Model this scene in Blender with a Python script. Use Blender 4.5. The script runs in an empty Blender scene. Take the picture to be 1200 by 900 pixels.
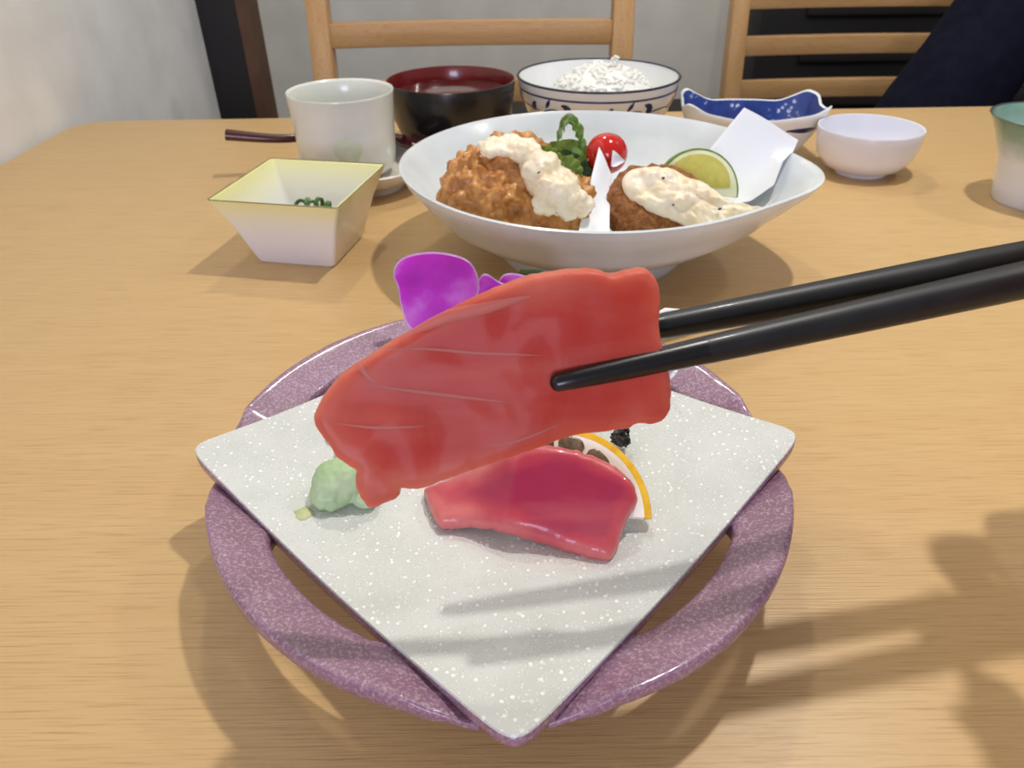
import bpy, bmesh, math, random
from mathutils import Vector, Matrix, Euler, noise
random.seed(7)
PI = math.pi
R_ = math.radians
scene = bpy.context.scene
COL = scene.collection
# ------------------------------------------------------------------ camera
F = 867.0
PITCH, ROLL = 34.0, -0.75
camd = bpy.data.cameras.new('camera'); cam = bpy.data.objects.new('camera', camd); COL.objects.link(cam)
CAMROT = Euler((R_(90-PITCH), 0, 0)).to_matrix() @ Matrix.Rotation(R_(ROLL), 3, 'Z')
CAMLOC = Vector((0, 0, 0.20))
cam.matrix_world = Matrix.Translation(CAMLOC) @ CAMROT.to_4x4()
camd.sensor_width = 36; camd.lens = F/1200*36; camd.clip_start = 0.01
camd.dof.use_dof = True; camd.dof.focus_distance = 0.25; camd.dof.aperture_fstop = 26
scene.camera = cam
# ------------------------------------------------------------------ light
def s2l(c): return c/12.92 if c <= 0.04045 else ((c+0.055)/1.055)**2.4
def rgb(r, g, b): return (s2l(r/255), s2l(g/255), s2l(b/255), 1)
w = bpy.data.worlds.new('world'); scene.world = w; w.use_nodes = True
bg = w.node_tree.nodes['Background']; bg.inputs[0].default_value = (0.92, 0.95, 1.0, 1); bg.inputs[1].default_value = 0.31
def lamp(name, loc, power, col, radius):
    d = bpy.data.lights.new(name, 'POINT'); d.energy = power; d.color = col; d.shadow_soft_size = radius
    o = bpy.data.objects.new(name, d); COL.objects.link(o); o.location = loc
    return o
lamp('pendant_light', (0.30, 0.50, 1.02), 26.5, (1.0, 0.955, 0.895), 0.022)
lamp('overhead_light', (1.15, 0.62, 1.25), 12.0, (1.0, 0.96, 0.90), 0.03)
lamp('overhead_light', (-0.10, 1.35, 1.45), 22.0, (1.0, 0.94, 0.84), 0.06)  # added unseen fill lamp that brightens the back wall
wd = bpy.data.lights.new('cool_front_fill', 'AREA'); wd.shape = 'RECTANGLE'; wd.size = 0.5; wd.size_y = 0.5; wd.energy = 13; wd.color = (0.76, 0.75, 1.0)  # added cool fill behind the camera, lifts the fronts of the dishes
wo = bpy.data.objects.new('cool_front_fill', wd); COL.objects.link(wo); wo.location = (-0.12, -1.30, 0.36)
wo.rotation_euler = (Vector((0, 0.2, 0)) - Vector((-0.12, -1.30, 0.36))).to_track_quat('-Z', 'Y').to_euler()
vs = scene.view_settings; vs.view_transform = 'Standard'; vs.look = 'None'; vs.exposure = -0.12; vs.gamma = 1.0; vs.use_curve_mapping = False

# ------------------------------------------------------------------ helpers
def ray(px, py): return CAMROT @ Vector(((px-600)/F, -(py-450)/F, -1.0))
def at(px, py, z=0.0):
    d = ray(px, py); t = (z-CAMLOC.z)/d.z; return CAMLOC + d*t
def atD(px, py, y):
    d = ray(px, py); t = (y-CAMLOC.y)/d.y; return CAMLOC + d*t
def atZ(px, py, Z): return CAMLOC + ray(px, py)*Z

def mat(name, col, rough=0.5, metal=0.0, spec=0.5, sss=0.0, sss_r=(1, .3, .2), sss_scale=0.01, coat=0.0, trans=0.0, ior=1.45):
    m = bpy.data.materials.new(name); m.use_nodes = True
    p = m.node_tree.nodes['Principled BSDF']
    p.inputs['Base Color'].default_value = col; p.inputs['Roughness'].default_value = rough; p.inputs['Metallic'].default_value = metal
    p.inputs['Specular IOR Level'].default_value = spec
    p.inputs['Subsurface Weight'].default_value = sss; p.inputs['Subsurface Radius'].default_value = sss_r; p.inputs['Subsurface Scale'].default_value = sss_scale
    p.inputs['Coat Weight'].default_value = coat; p.inputs['Coat Roughness'].default_value = 0.08
    p.inputs['Transmission Weight'].default_value = trans; p.inputs['IOR'].default_value = ior
    return m
def nd(m, t, **kw):
    n = m.node_tree.nodes.new(t)
    for k, v in kw.items(): setattr(n, k, v)
    return n
def lk(m, a, b): m.node_tree.links.new(a, b)
def pbsdf(m): return m.node_tree.nodes['Principled BSDF']
def coords(m, scale=(1, 1, 1), out='Object'):
    tc = nd(m, 'ShaderNodeTexCoord'); mp = nd(m, 'ShaderNodeMapping'); mp.inputs['Scale'].default_value = scale
    lk(m, tc.outputs[out], mp.inputs['Vector']); return mp.outputs['Vector']
def ramp(m, fac, stops):
    r = nd(m, 'ShaderNodeValToRGB'); cr = r.color_ramp
    while len(cr.elements) < len(stops): cr.elements.new(0.5)
    for e, (p, c) in zip(cr.elements, stops): e.position = p; e.color = c
    lk(m, fac, r.inputs['Fac']); return r.outputs['Color']
def noise_tex(m, vec, scale, detail=4, rough=0.5):
    n = nd(m, 'ShaderNodeTexNoise'); n.inputs['Scale'].default_value = scale; n.inputs['Detail'].default_value = detail; n.inputs['Roughness'].default_value = rough
    lk(m, vec, n.inputs['Vector']); return n.outputs['Fac']
def bump(m, h, strength=0.3, dist=0.001):
    b = nd(m, 'ShaderNodeBump'); b.inputs['Strength'].default_value = strength; b.inputs['Distance'].default_value = dist
    lk(m, h, b.inputs['Height']); lk(m, b.outputs['Normal'], pbsdf(m).inputs['Normal'])
def mixc(m, fac, a, b, mode='MIX'):
    x = nd(m, 'ShaderNodeMix', data_type='RGBA', blend_type=mode)
    if isinstance(fac, (int, float)): x.inputs[0].default_value = fac
    else: lk(m, fac, x.inputs[0])
    for i, v in ((6, a), (7, b)):
        if isinstance(v, tuple): x.inputs[i].default_value = v
        else: lk(m, v, x.inputs[i])
    return x.outputs[2]
def setcol(m, sock): lk(m, sock, pbsdf(m).inputs['Base Color'])
def noisy(name, c1, c2, scale, rough=0.5, bstr=0.0, bdist=0.001, lo=0.35, hi=0.65, **kw):
    m = mat(name, c1, rough, **kw); v = coords(m); f = noise_tex(m, v, scale, 5)
    setcol(m, ramp(m, f, [(lo, c1), (hi, c2)]))
    if bstr: bump(m, f, bstr, bdist)
    return m

class MB:
    def __init__(self): self.v = []; self.f = []; self.attr = None
    def add(self, vs, fs):
        o = len(self.v); self.v += [tuple(p) for p in vs]; self.f += [tuple(i+o for i in q) for q in fs]; return self
    def box(self, x0, x1, y0, y1, z0, z1, M=None):
        vs = [Vector(p) for p in ((x0,y0,z0),(x1,y0,z0),(x1,y1,z0),(x0,y1,z0),(x0,y0,z1),(x1,y0,z1),(x1,y1,z1),(x0,y1,z1))]
        if M: vs = [M @ p for p in vs]
        return self.add(vs, [(0,3,2,1),(4,5,6,7),(0,1,5,4),(1,2,6,5),(2,3,7,6),(3,0,4,7)])
    def rings(self, rings, cap0=True, cap1=True, closed=False):
        n = len(rings[0]); vs = [p for r in rings for p in r]; fs = []
        m = len(rings)
        for i in range(m if closed else m-1):
            a = i*n; b = ((i+1) % m)*n
            for j in range(n): fs.append((a+j, a+(j+1) % n, b+(j+1) % n, b+j))
        if not closed:
            if cap0: fs.append(tuple(range(n-1, -1, -1)))
            if cap1: fs.append(tuple((m-1)*n+j for j in range(n)))
        return self.add(vs, fs)
    def lathe(self, prof, c=(0, 0, 0), n=64, rf=None, cap0=True, cap1=True):
        c = Vector(c)
        return self.rings([[c+Vector((r*(rf(a, r) if rf else 1)*math.cos(a), r*(rf(a, r) if rf else 1)*math.sin(a), z)) for a in (2*PI*k/n for k in range(n))] for r, z in prof], cap0, cap1)
    def tube(self, pts, rad, n=12, flat=1.0, up=None):
        pts = [Vector(p) for p in pts]; rr = rad if isinstance(rad, (list, tuple)) else [rad]*len(pts); rings = []
        ref = Vector(up) if up else Vector((0, 0, 1))
        for i, p in enumerate(pts):
            t = (pts[min(i+1, len(pts)-1)]-pts[max(i-1, 0)]).normalized()
            if abs(t.dot(ref)) > 0.98: ref = Vector((0, 1, 0)) if abs(t.y) < 0.9 else Vector((1, 0, 0))
            s = t.cross(ref).normalized(); u = s.cross(t).normalized()
            rings.append([p + s*math.cos(a)*rr[i] + u*math.sin(a)*rr[i]*flat for a in (2*PI*k/n for k in range(n))])
        return self.rings(rings)
    def grid(self, fn, nu, nv):
        vs = [fn(i/(nu-1), j/(nv-1)) for j in range(nv) for i in range(nu)]
        fs = [(j*nu+i, j*nu+i+1, (j+1)*nu+i+1, (j+1)*nu+i) for j in range(nv-1) for i in range(nu-1)]
        return self.add(vs, fs)
    def build(self, name, m, parent=None, smooth=True, angle=40, origin=None, bevel=0, seg=2):
        me = bpy.data.meshes.new(name)
        vs = self.v
        if origin is not None: vs = [tuple(Vector(p)-Vector(origin)) for p in vs]
        me.from_pydata(vs, [], self.f); me.validate()
        if self.attr:
            at_ = me.attributes.new('inner', 'FLOAT', 'POINT'); at_.data.foreach_set('value', self.attr)
        bm = bmesh.new(); bm.from_mesh(me); bmesh.ops.recalc_face_normals(bm, faces=bm.faces)
        if bevel:
            es = [e for e in bm.edges if len(e.link_faces) == 2 and e.calc_face_angle(0) > R_(50)]
            bmesh.ops.bevel(bm, geom=es, offset=bevel, segments=seg, affect='EDGES', profile=0.5)
        bm.to_mesh(me); bm.free(); me.update()
        o = bpy.data.objects.new(name, me); COL.objects.link(o); me.materials.append(m)
        if origin is not None: o.location = origin
        finish(o, smooth, angle)
        if parent: setparent(o, parent)
        return o
def finish(o, smooth=True, angle=40):
    me = o.data
    if smooth:
        for p in me.polygons: p.use_smooth = True
        try: me.set_sharp_from_angle(angle=R_(angle))
        except Exception: pass
def wloc(o):
    M = Matrix.LocRotScale(o.location, o.rotation_euler, o.scale)
    return wloc(o.parent) @ o.matrix_parent_inverse @ M if o.parent else M
def setparent(o, p):
    o.parent = p; o.matrix_parent_inverse = wloc(p).inverted()
def tag(o, label, cat=None, group=None, kind=None):
    o['label'] = label
    if cat: o['category'] = cat
    if group: o['group'] = group
    if kind: o['kind'] = kind
    return o
def empty(name, loc=(0, 0, 0), rz=0):
    o = bpy.data.objects.new(name, None); COL.objects.link(o); o.location = loc; o.rotation_euler = (0, 0, rz); o.empty_display_size = 0.02
    return o
def struct(o): o['kind'] = 'structure'; return o
def copy_tree(o, parent=None):
    c = o.copy(); COL.objects.link(c)
    if parent:
        c.parent = parent; c.matrix_parent_inverse = o.matrix_parent_inverse.copy()
    for ch in list(o.children): copy_tree(ch, c)
    return c
def resample(pts, n, closed=True, smooth=True):
    pts = [Vector(p) for p in pts]; P = []
    m = len(pts)
    if smooth:
        for i in range(m if closed else m-1):
            p0, p1, p2, p3 = pts[(i-1) % m] if closed or i > 0 else pts[i], pts[i], pts[(i+1) % m], pts[(i+2) % m] if closed or i+2 < m else pts[(i+1) % m]
            for k in range(8):
                t = k/8
                P.append(0.5*((2*p1)+(p2-p0)*t+(2*p0-5*p1+4*p2-p3)*t*t+(3*p1-p0-3*p2+p3)*t**3))
        if not closed: P.append(pts[-1])
    else: P = pts
    Q = P+[P[0]] if closed else P
    L = [0]
    for a, b in zip(Q, Q[1:]): L.append(L[-1]+(b-a).length)
    out = []; j = 0
    for k in range(n):
        s = L[-1]*k/(n if closed else n-1)
        while j < len(L)-2 and L[j+1] < s: j += 1
        t = (s-L[j])/max(L[j+1]-L[j], 1e-12); out.append(Q[j].lerp(Q[j+1], min(t, 1)))
    return out
def pillow(mb, outline, top, bot, centre=None, rings=12, n=120, edge=0.35):
    """outline: world points round a sheet; top/bot: fn(p, t) -> offset vectors for both faces (t = 1 at the rim)"""
    o = resample(outline, n); c = centre if centre is not None else sum(o, Vector())/n
    ts = [math.sin(PI/2*k/rings)**0.85 for k in range(1, rings+1)]
    vs = [c+top(c, 0)]; 
    for t in ts: vs += [(c+(p-c)*t)+top(c+(p-c)*t, t) for p in o]
    nb = len(vs)
    for t in reversed(ts[:-1]): vs += [(c+(p-c)*t)+bot(c+(p-c)*t, t) for p in o]
    vs.append(c+bot(c, 0))
    fs = [(0, 1+j, 1+(j+1) % n) for j in range(n)]
    nr = len(ts)+len(ts)-1
    for i in range(nr-1):
        for j in range(n): fs.append((1+i*n+j, 1+(i+1)*n+j, 1+(i+1)*n+(j+1) % n, 1+i*n+(j+1) % n))
    last = len(vs)-1
    for j in range(n): fs.append((1+(nr-1)*n+j, last, 1+(nr-1)*n+(j+1) % n))
    return mb.add(vs, fs)
from mathutils.geometry import delaunay_2d_cdt
def slab_cdt(mb, outline, mapf, step, top, bot, n=200, rough=0.0):
    """flat cut slice: outline in 2D, mapf(u, v) -> point; top/bot(point, d) -> offset, d = distance to the rim in the outline's units"""
    O = [Vector((p.x, p.y)) for p in resample([Vector((u, v, 0)) for u, v in outline], n)]
    if rough: O = [p+Vector((noise.noise(Vector((p.x*0.11, p.y*0.11, 1.0))), noise.noise(Vector((p.x*0.11, p.y*0.11, 9.0)))))*rough for p in O]
    def inside(x, y):
        c = False
        for a, b in zip(O, O[1:]+O[:1]):
            if (a.y > y) != (b.y > y) and x < (b.x-a.x)*(y-a.y)/(b.y-a.y)+a.x: c = not c
        return c
    def dist(q): return min((q-p).length for p in O)
    V = list(O); x0, x1, y0, y1 = min(p.x for p in O), max(p.x for p in O), min(p.y for p in O), max(p.y for p in O)
    j = 0; y = y0
    while y < y1:
        x = x0+(step/2 if j % 2 else 0)
        while x < x1:
            if inside(x, y) and dist(Vector((x, y))) > step*0.45: V.append(Vector((x, y)))
            x += step
        y += step*0.87; j += 1
    for f in (0.06, 0.2, 0.42):   # close rows just inside the rim so the edge can round over
        for i, p in enumerate(O):
            t = (O[(i+1) % n]-O[i-1]).normalized(); m = Vector((-t.y, t.x))*step*f
            for q in (p+m, p-m):
                if inside(q.x, q.y) and dist(q) > step*f*0.8: V.append(q)
    r = delaunay_2d_cdt(V, [(i, (i+1) % n) for i in range(n)], [list(range(n))], 1, 1e-6)
    vs, fs = r[0], r[2]; onrim = set()
    D = [dist(v) for v in vs]; P = [mapf(v.x, v.y) for v in vs]
    N = len(vs); rim = [d < 1e-4 for d in D]
    T = [p+top(p, d) for p, d in zip(P, D)]; B = [p+(top(p, d) if rm else bot(p, d)) for p, d, rm in zip(P, D, rim)]
    idx = {}; out = list(T)
    for i in range(N):
        if rim[i]: idx[i] = i
        else: idx[i] = len(out); out.append(B[i])
    mb.attr = D+[D[i] for i in range(N) if not rim[i]]
    return mb.add(out, [tuple(f) for f in fs]+[tuple(idx[i] for i in reversed(f)) for f in fs])
def edge(d, w): return math.sqrt(max(0, 1-(1-min(d/w, 1))**2))
def remesh(blobs, voxel, disp=None, smooth=6, tubes=()):
    """union of ellipsoids (centre, radii, euler) and capsules -> one continuous skin, returned as an MB"""
    bm = bmesh.new()
    for b in blobs:
        c, r = b[0], b[1]; e = b[2] if len(b) > 2 else (0, 0, 0)
        bmesh.ops.create_icosphere(bm, subdivisions=3, radius=1.0, matrix=Matrix.LocRotScale(Vector(c), Euler(e), Vector(r)))
    for pts, rad in tubes:
        for i in range(len(pts)-1):
            p, q = Vector(pts[i]), Vector(pts[i+1]); L = (q-p).length; st = max(2, int(L/(min(rad[i], rad[i+1])*0.22)))
            for k in range(st+1):
                t = k/st; bmesh.ops.create_icosphere(bm, subdivisions=2, radius=rad[i]*(1-t)+rad[i+1]*t, matrix=Matrix.Translation(p.lerp(q, t)))
    me = bpy.data.meshes.new('tmp'); bm.to_mesh(me); bm.free()
    o = bpy.data.objects.new('tmp', me); COL.objects.link(o)
    md = o.modifiers.new('r', 'REMESH'); md.mode = 'VOXEL'; md.voxel_size = voxel
    if smooth: sm = o.modifiers.new('s', 'SMOOTH'); sm.iterations = smooth; sm.factor = 0.5
    dg = bpy.context.evaluated_depsgraph_get(); ev = o.evaluated_get(dg); m2 = bpy.data.meshes.new_from_object(ev)
    mb = MB(); vs = [v.co.copy() for v in m2.vertices]
    if disp: vs = [v+n*disp(v) for v, n in zip(vs, [v.normal.copy() for v in m2.vertices])]
    mb.add(vs, [tuple(p.vertices) for p in m2.polygons])
    bpy.data.objects.remove(o); bpy.data.meshes.remove(me); bpy.data.meshes.remove(m2)
    return mb
def cells(p, f): 
    d = noise.voronoi(p*f)[0]; return d[0]
def nz(p, f): return noise.noise(Vector(p)*f)

# ------------------------------------------------------------------ materials
def wood_mat(name, c1, c2, c3, axis=(1, 0, 0), rough=0.42):
    m = mat(name, c1, rough, spec=0.4)
    st = tuple(1.2 if a else 30 for a in axis)
    v = coords(m, st); f = noise_tex(m, v, 3.2, 6, 0.6)
    base = ramp(m, f, [(0.30, c1), (0.72, c2)])
    fs = tuple(9 if a else 330 for a in axis)
    v2 = coords(m, fs); f2 = noise_tex(m, v2, 4.0, 3, 0.6)
    st2 = ramp(m, f2, [(0.50, (0, 0, 0, 1)), (0.80, (1, 1, 1, 1))])
    setcol(m, mixc(m, st2, base, c3)); bump(m, f2, 0.22, 0.0006)
    return m
M_table = wood_mat('beech_laminate', rgb(208, 175, 123), rgb(203, 168, 115), rgb(174, 134, 86), rough=0.38)
M_chair = wood_mat('chair_wood', rgb(198, 160, 112), rgb(184, 142, 92), rgb(160, 116, 70))
M_chairv = wood_mat('chair_wood_upright', rgb(198, 160, 112), rgb(184, 142, 92), rgb(160, 116, 70), axis=(0, 0, 1))
M_wall = noisy('plaster_wall', rgb(226, 227, 226), rgb(216, 217, 216), 18, 0.9, 0.15, 0.002)
M_wallb = noisy('plaster_wall_far', rgb(222, 218, 210), rgb(214, 210, 202), 14, 0.9, 0.1, 0.002)
M_floor = noisy('dark_floor', rgb(70, 58, 48), rgb(56, 46, 38), 6, 0.6)
M_black = noisy('black_lacquered_wood', rgb(20, 18, 19), rgb(26, 23, 23), 9, 0.5)
M_brown = noisy('brown_wood', rgb(92, 64, 42), rgb(78, 52, 34), 20, 0.6)
M_dark = noisy('dark_cabinet', rgb(22, 20, 21), rgb(28, 25, 25), 6, 0.6)
M_darkl = noisy('dark_rail', rgb(40, 36, 37), rgb(34, 31, 31), 6, 0.5)
M_seat = noisy('dark_seat_vinyl', rgb(34, 28, 27), rgb(28, 24, 24), 30, 0.5)
M_navy = noisy('navy_cloth', rgb(17, 18, 32), rgb(22, 23, 38), 60, 0.95, 0.3, 0.001, spec=0.1)
M_skin = noisy('skin', rgb(214, 168, 140), rgb(205, 154, 128), 40, 0.5, sss=0.15, sss_scale=0.004)
M_hair = noisy('dark_hair', rgb(25, 20, 18), rgb(32, 26, 22), 60, 0.6)
def glaze(name, c, rough=0.18, c2=None, scale=14):
    m = noisy(name, c, c2 or c, scale, rough, spec=0.5, coat=0.3); return m
M_white = glaze('white_glaze', rgb(236, 238, 238), 0.2, rgb(226, 229, 230))
M_pearl = glaze('pearl_glaze', rgb(222, 223, 214), 0.22, rgb(206, 209, 200), 20)
M_lav = glaze('cool_white_glaze', rgb(232, 233, 244), 0.25)
M_bigplate = noisy('big_plate_glaze', rgb(222, 227, 229), rgb(206, 213, 216), 22, 0.25, 0.12, 0.001, coat=0.3)
M_saucer = glaze('saucer_glaze', rgb(214, 210, 200), 0.3)

# ------------------------------------------------------------------ setting
FLOOR = -0.72
struct(MB().box(-1.2, 3.2, -1.6, 2.3, FLOOR-0.05, FLOOR).build('floor', M_floor, smooth=False))
XW = at(0, 192, 0).x - 0.006
struct(MB().box(XW-0.08, XW, -1.0, 1.215, FLOOR, 1.7).build('wall_left', M_wall, smooth=False))
struct(MB().box(-1.2, 3.2, 2.05, 2.13, FLOOR, 1.7).build('wall_back', M_wallb, smooth=False))
post = struct(MB().box(XW-0.08, XW+0.058, 1.215, 1.27, FLOOR, 1.7).build('trim_1', M_black, smooth=False))
struct(MB().box(XW+0.058, XW+0.075, 1.215, 1.27, FLOOR, 1.7).build('trim_2', M_brown, smooth=False))
# table
P1, P2 = at(305, 138, 0), at(1150, 124, 0)
yaw = math.atan2(P2.y-P1.y, P2.x-P1.x)
YF = (P1.y+P2.y)/2
tab = empty('dining_table', (0.35, 0.42, FLOOR))
tag(tab, 'pale beech dining table with rounded corners carrying all the dishes', 'table')
def tabletop():
    x0, x1, y0, y1, r = XW+0.006, 1.25, -0.12, YF, 0.035
    pts = []
    for cx, cy, a0 in ((x1-r, y1-r, 0), (x0+r, y1-r, 90), (x0+r, y0+r, 180), (x1-r, y0+r, 270)):
        for k in range(9): a = R_(a0+k*90/8); pts.append((cx+r*math.cos(a), cy+r*math.sin(a)))
    def sh(x, y): return y + (x-(P1.x+P2.x)/2)*math.tan(yaw)*max(0, (y-0.2)/(YF-0.2))
    def ring(ins, z):
        cx, cy = (x0+x1)/2, (y0+y1)/2
        return [Vector((x-math.copysign(ins, x-cx), sh(x, y)-math.copysign(ins, y-cy), z)) for x, y in pts]
    return MB().rings([ring(0.003, -0.030), ring(0, -0.027), ring(0, -0.003), ring(0.001, -0.001), ring(0.003, 0.0)])
tabletop().build('tabletop', M_table, tab, angle=30)
for lx in (XW+0.06, 1.17):
    for ly in (-0.04, YF-0.10): MB().box(lx-0.03, lx+0.03, ly-0.03, ly+0.03, FLOOR, -0.030).build('leg', M_chairv, tab, bevel=0.004)

# chairs (back faces away from the table)
def make_chair():
    root = empty('dining_chair')
    W = 0.395; slope = math.tan(R_(7))
    def yb(z): return (z-0.45)*slope if z > 0.45 else 0
    for s in (-1, 1):
        x = s*(W/2-0.014)
        rg = []
        for z, hw, hd in ((0, 0.012, 0.014), (0.45, 0.014, 0.018), (0.66, 0.0135, 0.016), (0.855, 0.0125, 0.013), (0.862, 0.010, 0.010)):
            y = yb(z); rg.append([Vector((x-hw, y-hd, z)), Vector((x+hw, y-hd, z)), Vector((x+hw, y+hd, z)), Vector((x-hw, y+hd, z))])
        MB().rings(rg).build('back_post', M_chairv, root, bevel=0.003)
        MB().box(x-0.015, x+0.015, -0.40, -0.37, 0, 0.42).build('leg', M_chairv, root, bevel=0.003)
        MB().box(x-0.008, x+0.008, -0.37, -0.016, 0.38, 0.42).build('side_rail', M_chair, root, bevel=0.002)
    for zc, h in ((0.835, 0.030), (0.770, 0.028), (0.704, 0.028), (0.640, 0.028), (0.575, 0.028)):
        y = yb(zc); n = 10
        def ring(i):
            x = -W/2+0.026+(W-0.052)*i/(n-1); b = 0.010*(1-(2*i/(n-1)-1)**2)
            return [Vector((x, y-0.008+b, zc-h/2)), Vector((x, y+0.008+b, zc-h/2)), Vector((x, y+0.008+b, zc+h/2)), Vector((x, y-0.008+b, zc+h/2))]
        MB().rings([ring(i) for i in range(n)]).build('back_slat', M_chair, root, bevel=0.002)
    MB().box(-W/2+0.03, W/2-0.03, -0.395, -0.375, 0.37, 0.42).build('front_rail', M_chair, root, bevel=0.002)
    MB().box(-W/2+0.0, W/2-0.0, -0.42, -0.02, 0.421, 0.462).build('seat_cushion', M_seat, root, bevel=0.012, seg=3)
    return root
c1 = make_chair()
p = atD(553, 39, 0.985); c1.location = (p.x, 0.95, FLOOR); c1.rotation_euler.z = R_(0.6)
tag(c1, 'light wood slat-back chair pushed in behind the soup and rice bowls', 'chair', 'slat-back dining chairs')
c2 = copy_tree(c1); p = atD(998, 48, 1.27); c2.location = (p.x, 1.24, FLOOR); c2.rotation_euler.z = R_(1)
tag(c2, 'light wood slat-back chair behind the blue boat-shaped dish, before the dark cabinet', 'chair', 'slat-back dining chairs')
c3 = copy_tree(c1); c3.location = (1.0, 1.30, FLOOR); c3.rotation_euler.z = R_(-3)
tag(c3, 'slat-back chair under the person in navy', 'chair', 'slat-back dining chairs')
# dark cabinet behind the right chair and low dark bench along the wall
cab = empty('dark_cabinet', (1.6, 1.95, FLOOR))
tag(cab, 'black cabinet with horizontal rails behind the right chair', 'cabinet')
xc = atD(889, 45, 1.90).x
MB().box(xc, 2.9, 1.90, 2.04, FLOOR, 0.42).build('body', M_dark, cab, bevel=0.003)
for k in range(7):
    z = 0.26-k*0.10; MB().box(xc+0.10, 2.88, 1.885, 1.899, z-0.018, z+0.018).build('rail', M_darkl, cab, bevel=0.003)
bn = empty('wall_bench', (0.1, 1.8, FLOOR)); tag(bn, 'low dark bench along the back wall', 'bench')
MB().box(-0.36, xc-0.02, 1.62, 2.04, -0.36, -0.27).build('seat', M_seat, bn, bevel=0.015, seg=3)
MB().box(-0.33, xc-0.05, 1.68, 2.03, FLOOR, -0.36).build('base', M_dark, bn, bevel=0.004)

# ------------------------------------------------------------------ person in navy at the right
def person():
    X, Y = 0.985, 1.13
    sh = lambda dx, y, z: Vector((X+dx, y, z))
    blobs = [((X, Y, -0.20), (0.17, 0.13, 0.10)), ((X, Y+0.01, -0.05), (0.155, 0.105, 0.17)), ((X, Y-0.01, 0.13), (0.175, 0.11, 0.16)), ((X, Y-0.01, 0.24), (0.17, 0.085, 0.07))]
    tubes = []
    eL = atD(1062, 96, 1.0); 
    for s in (-1, 1):
        if s < 0: el = Vector((eL.x+0.026, 1.0, eL.z-0.085)); 
        else: el = sh(0.27, 1.02, -0.03)
        shd = sh(s*0.185, Y-0.02, 0.245); wr = sh(s*0.09, 0.90, -0.15)
        tubes.append(([shd, shd.lerp(el, 0.5)+Vector((s*0.012, 0, 0)), el], [0.070, 0.072, 0.070])); tubes.append(([el, wr], [0.066, 0.040]))
        kn = sh(s*0.11, 0.72, -0.20); an = sh(s*0.12, 0.80, FLOOR+0.09)
        tubes.append(([sh(s*0.09, Y-0.02, -0.19), kn], [0.085, 0.062])); tubes.append(([kn, kn.lerp(an, 0.4), an], [0.06, 0.056, 0.04]))
        tubes.append(([an+Vector((0, 0.02, -0.045)), an+Vector((0, -0.14, -0.06))], [0.042, 0.032]))
    root = empty('person', (X, Y, FLOOR)); tag(root, 'person in dark navy clothes seated at the far right behind the table', 'person')
    wrk = lambda v: 0.004*nz(v, 14)+0.002*nz(v, 35)
    remesh(blobs, 0.014, wrk, 5, tubes).build('clothing', M_navy, root, angle=80)
    # head, neck and hands
    H = Vector((X, Y-0.04, 0.46))
    hb = [(H, (0.074, 0.092, 0.105)), (H+Vector((0, -0.03, -0.06)), (0.052, 0.058, 0.05)), (H+Vector((0, -0.096, -0.012)), (0.011, 0.018, 0.014)), (H+Vector((0, -0.088, 0.01)), (0.008, 0.016, 0.025)),
          (H+Vector((0.074, 0.005, -0.01)), (0.010, 0.018, 0.03)), (H+Vector((-0.074, 0.005, -0.01)), (0.010, 0.018, 0.03)), (H+Vector((0, -0.083, -0.05)), (0.022, 0.010, 0.007))]
    remesh(hb, 0.006, None, 3, [([H+Vector((0, 0.02, -0.06)), H+Vector((0, 0.03, -0.19))], [0.052, 0.056])]).build('head', M_skin, root, angle=80)
    for s in (-1, 1): MB().lathe([(0.0001, -0.008), (0.009, -0.004), (0.011, 0), (0.009, 0.004), (0.0001, 0.008)], H+Vector((s*0.031, -0.080, 0.008)), 16).build('eye', M_hair, root)
    remesh([(H+Vector((0, 0.022, 0.028)), (0.086, 0.092, 0.100)), (H+Vector((0, -0.035, 0.075)), (0.07, 0.05, 0.035))], 0.008, lambda v: 0.002*nz(v, 60), 3).build('hair', M_hair, root, angle=80)
    for s in (-1, 1):
        wr = sh(s*0.09, 0.90, -0.15); fw = Vector((-s*0.25, -0.95, -0.25)).normalized(); sd = Vector((1, -s*0.25, 0)).normalized()
        tb = [([wr, wr+fw*0.05], [0.026, 0.028])]
        for k, L in enumerate((0.075, 0.085, 0.08, 0.062)):
            b = wr+fw*0.06+sd*((k-1.5)*0.018)*(-s); tb.append(([b, b+fw*L*0.55, b+fw*L*0.85+Vector((0, 0, -0.02))], [0.010, 0.009, 0.008]))
        tb.append(([wr+fw*0.02-sd*s*0.02, wr+fw*0.05-sd*s*0.05, wr+fw*0.085-sd*s*0.045], [0.013, 0.011, 0.009]))
        remesh([(wr+fw*0.045, (0.038, 0.042, 0.016))], 0.004, None, 3, tb).build('hand', M_skin, root, angle=80)
person()

# ------------------------------------------------------------------ sashimi plate
PL, PR = at(222, 520, 0.0355), at(943, 511, 0.0355)
PC = (PL+PR)/2; PC.z = 0
A = (PR-PL).length/2; S = A/math.sqrt(2); RR = A*0.912
PA = math.atan2(PR.y-PL.y, PR.x-PL.x)+R_(1.0)
SK, SQ = -0.032, 1.035
def plocal(x, y):
    dx, dy = x-PC.x, y-PC.y; p, q = dx*math.cos(-PA)-dy*math.sin(-PA), dx*math.sin(-PA)+dy*math.cos(-PA); q /= SQ; return (p-SK*q, q)
def pworld(p, q, z):
    p, q = p+SK*q, q*SQ
    return Vector((PC.x+p*math.cos(PA)-q*math.sin(PA), PC.y+p*math.sin(PA)+q*math.cos(PA), z))
def face_h(p, q):
    m = (abs(p)**4+abs(q)**4)**0.25/A; return 0.0245+0.0115*min(m, 1.1)**2.4
def face_z(x, y): return face_h(*plocal(x, y))
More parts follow.
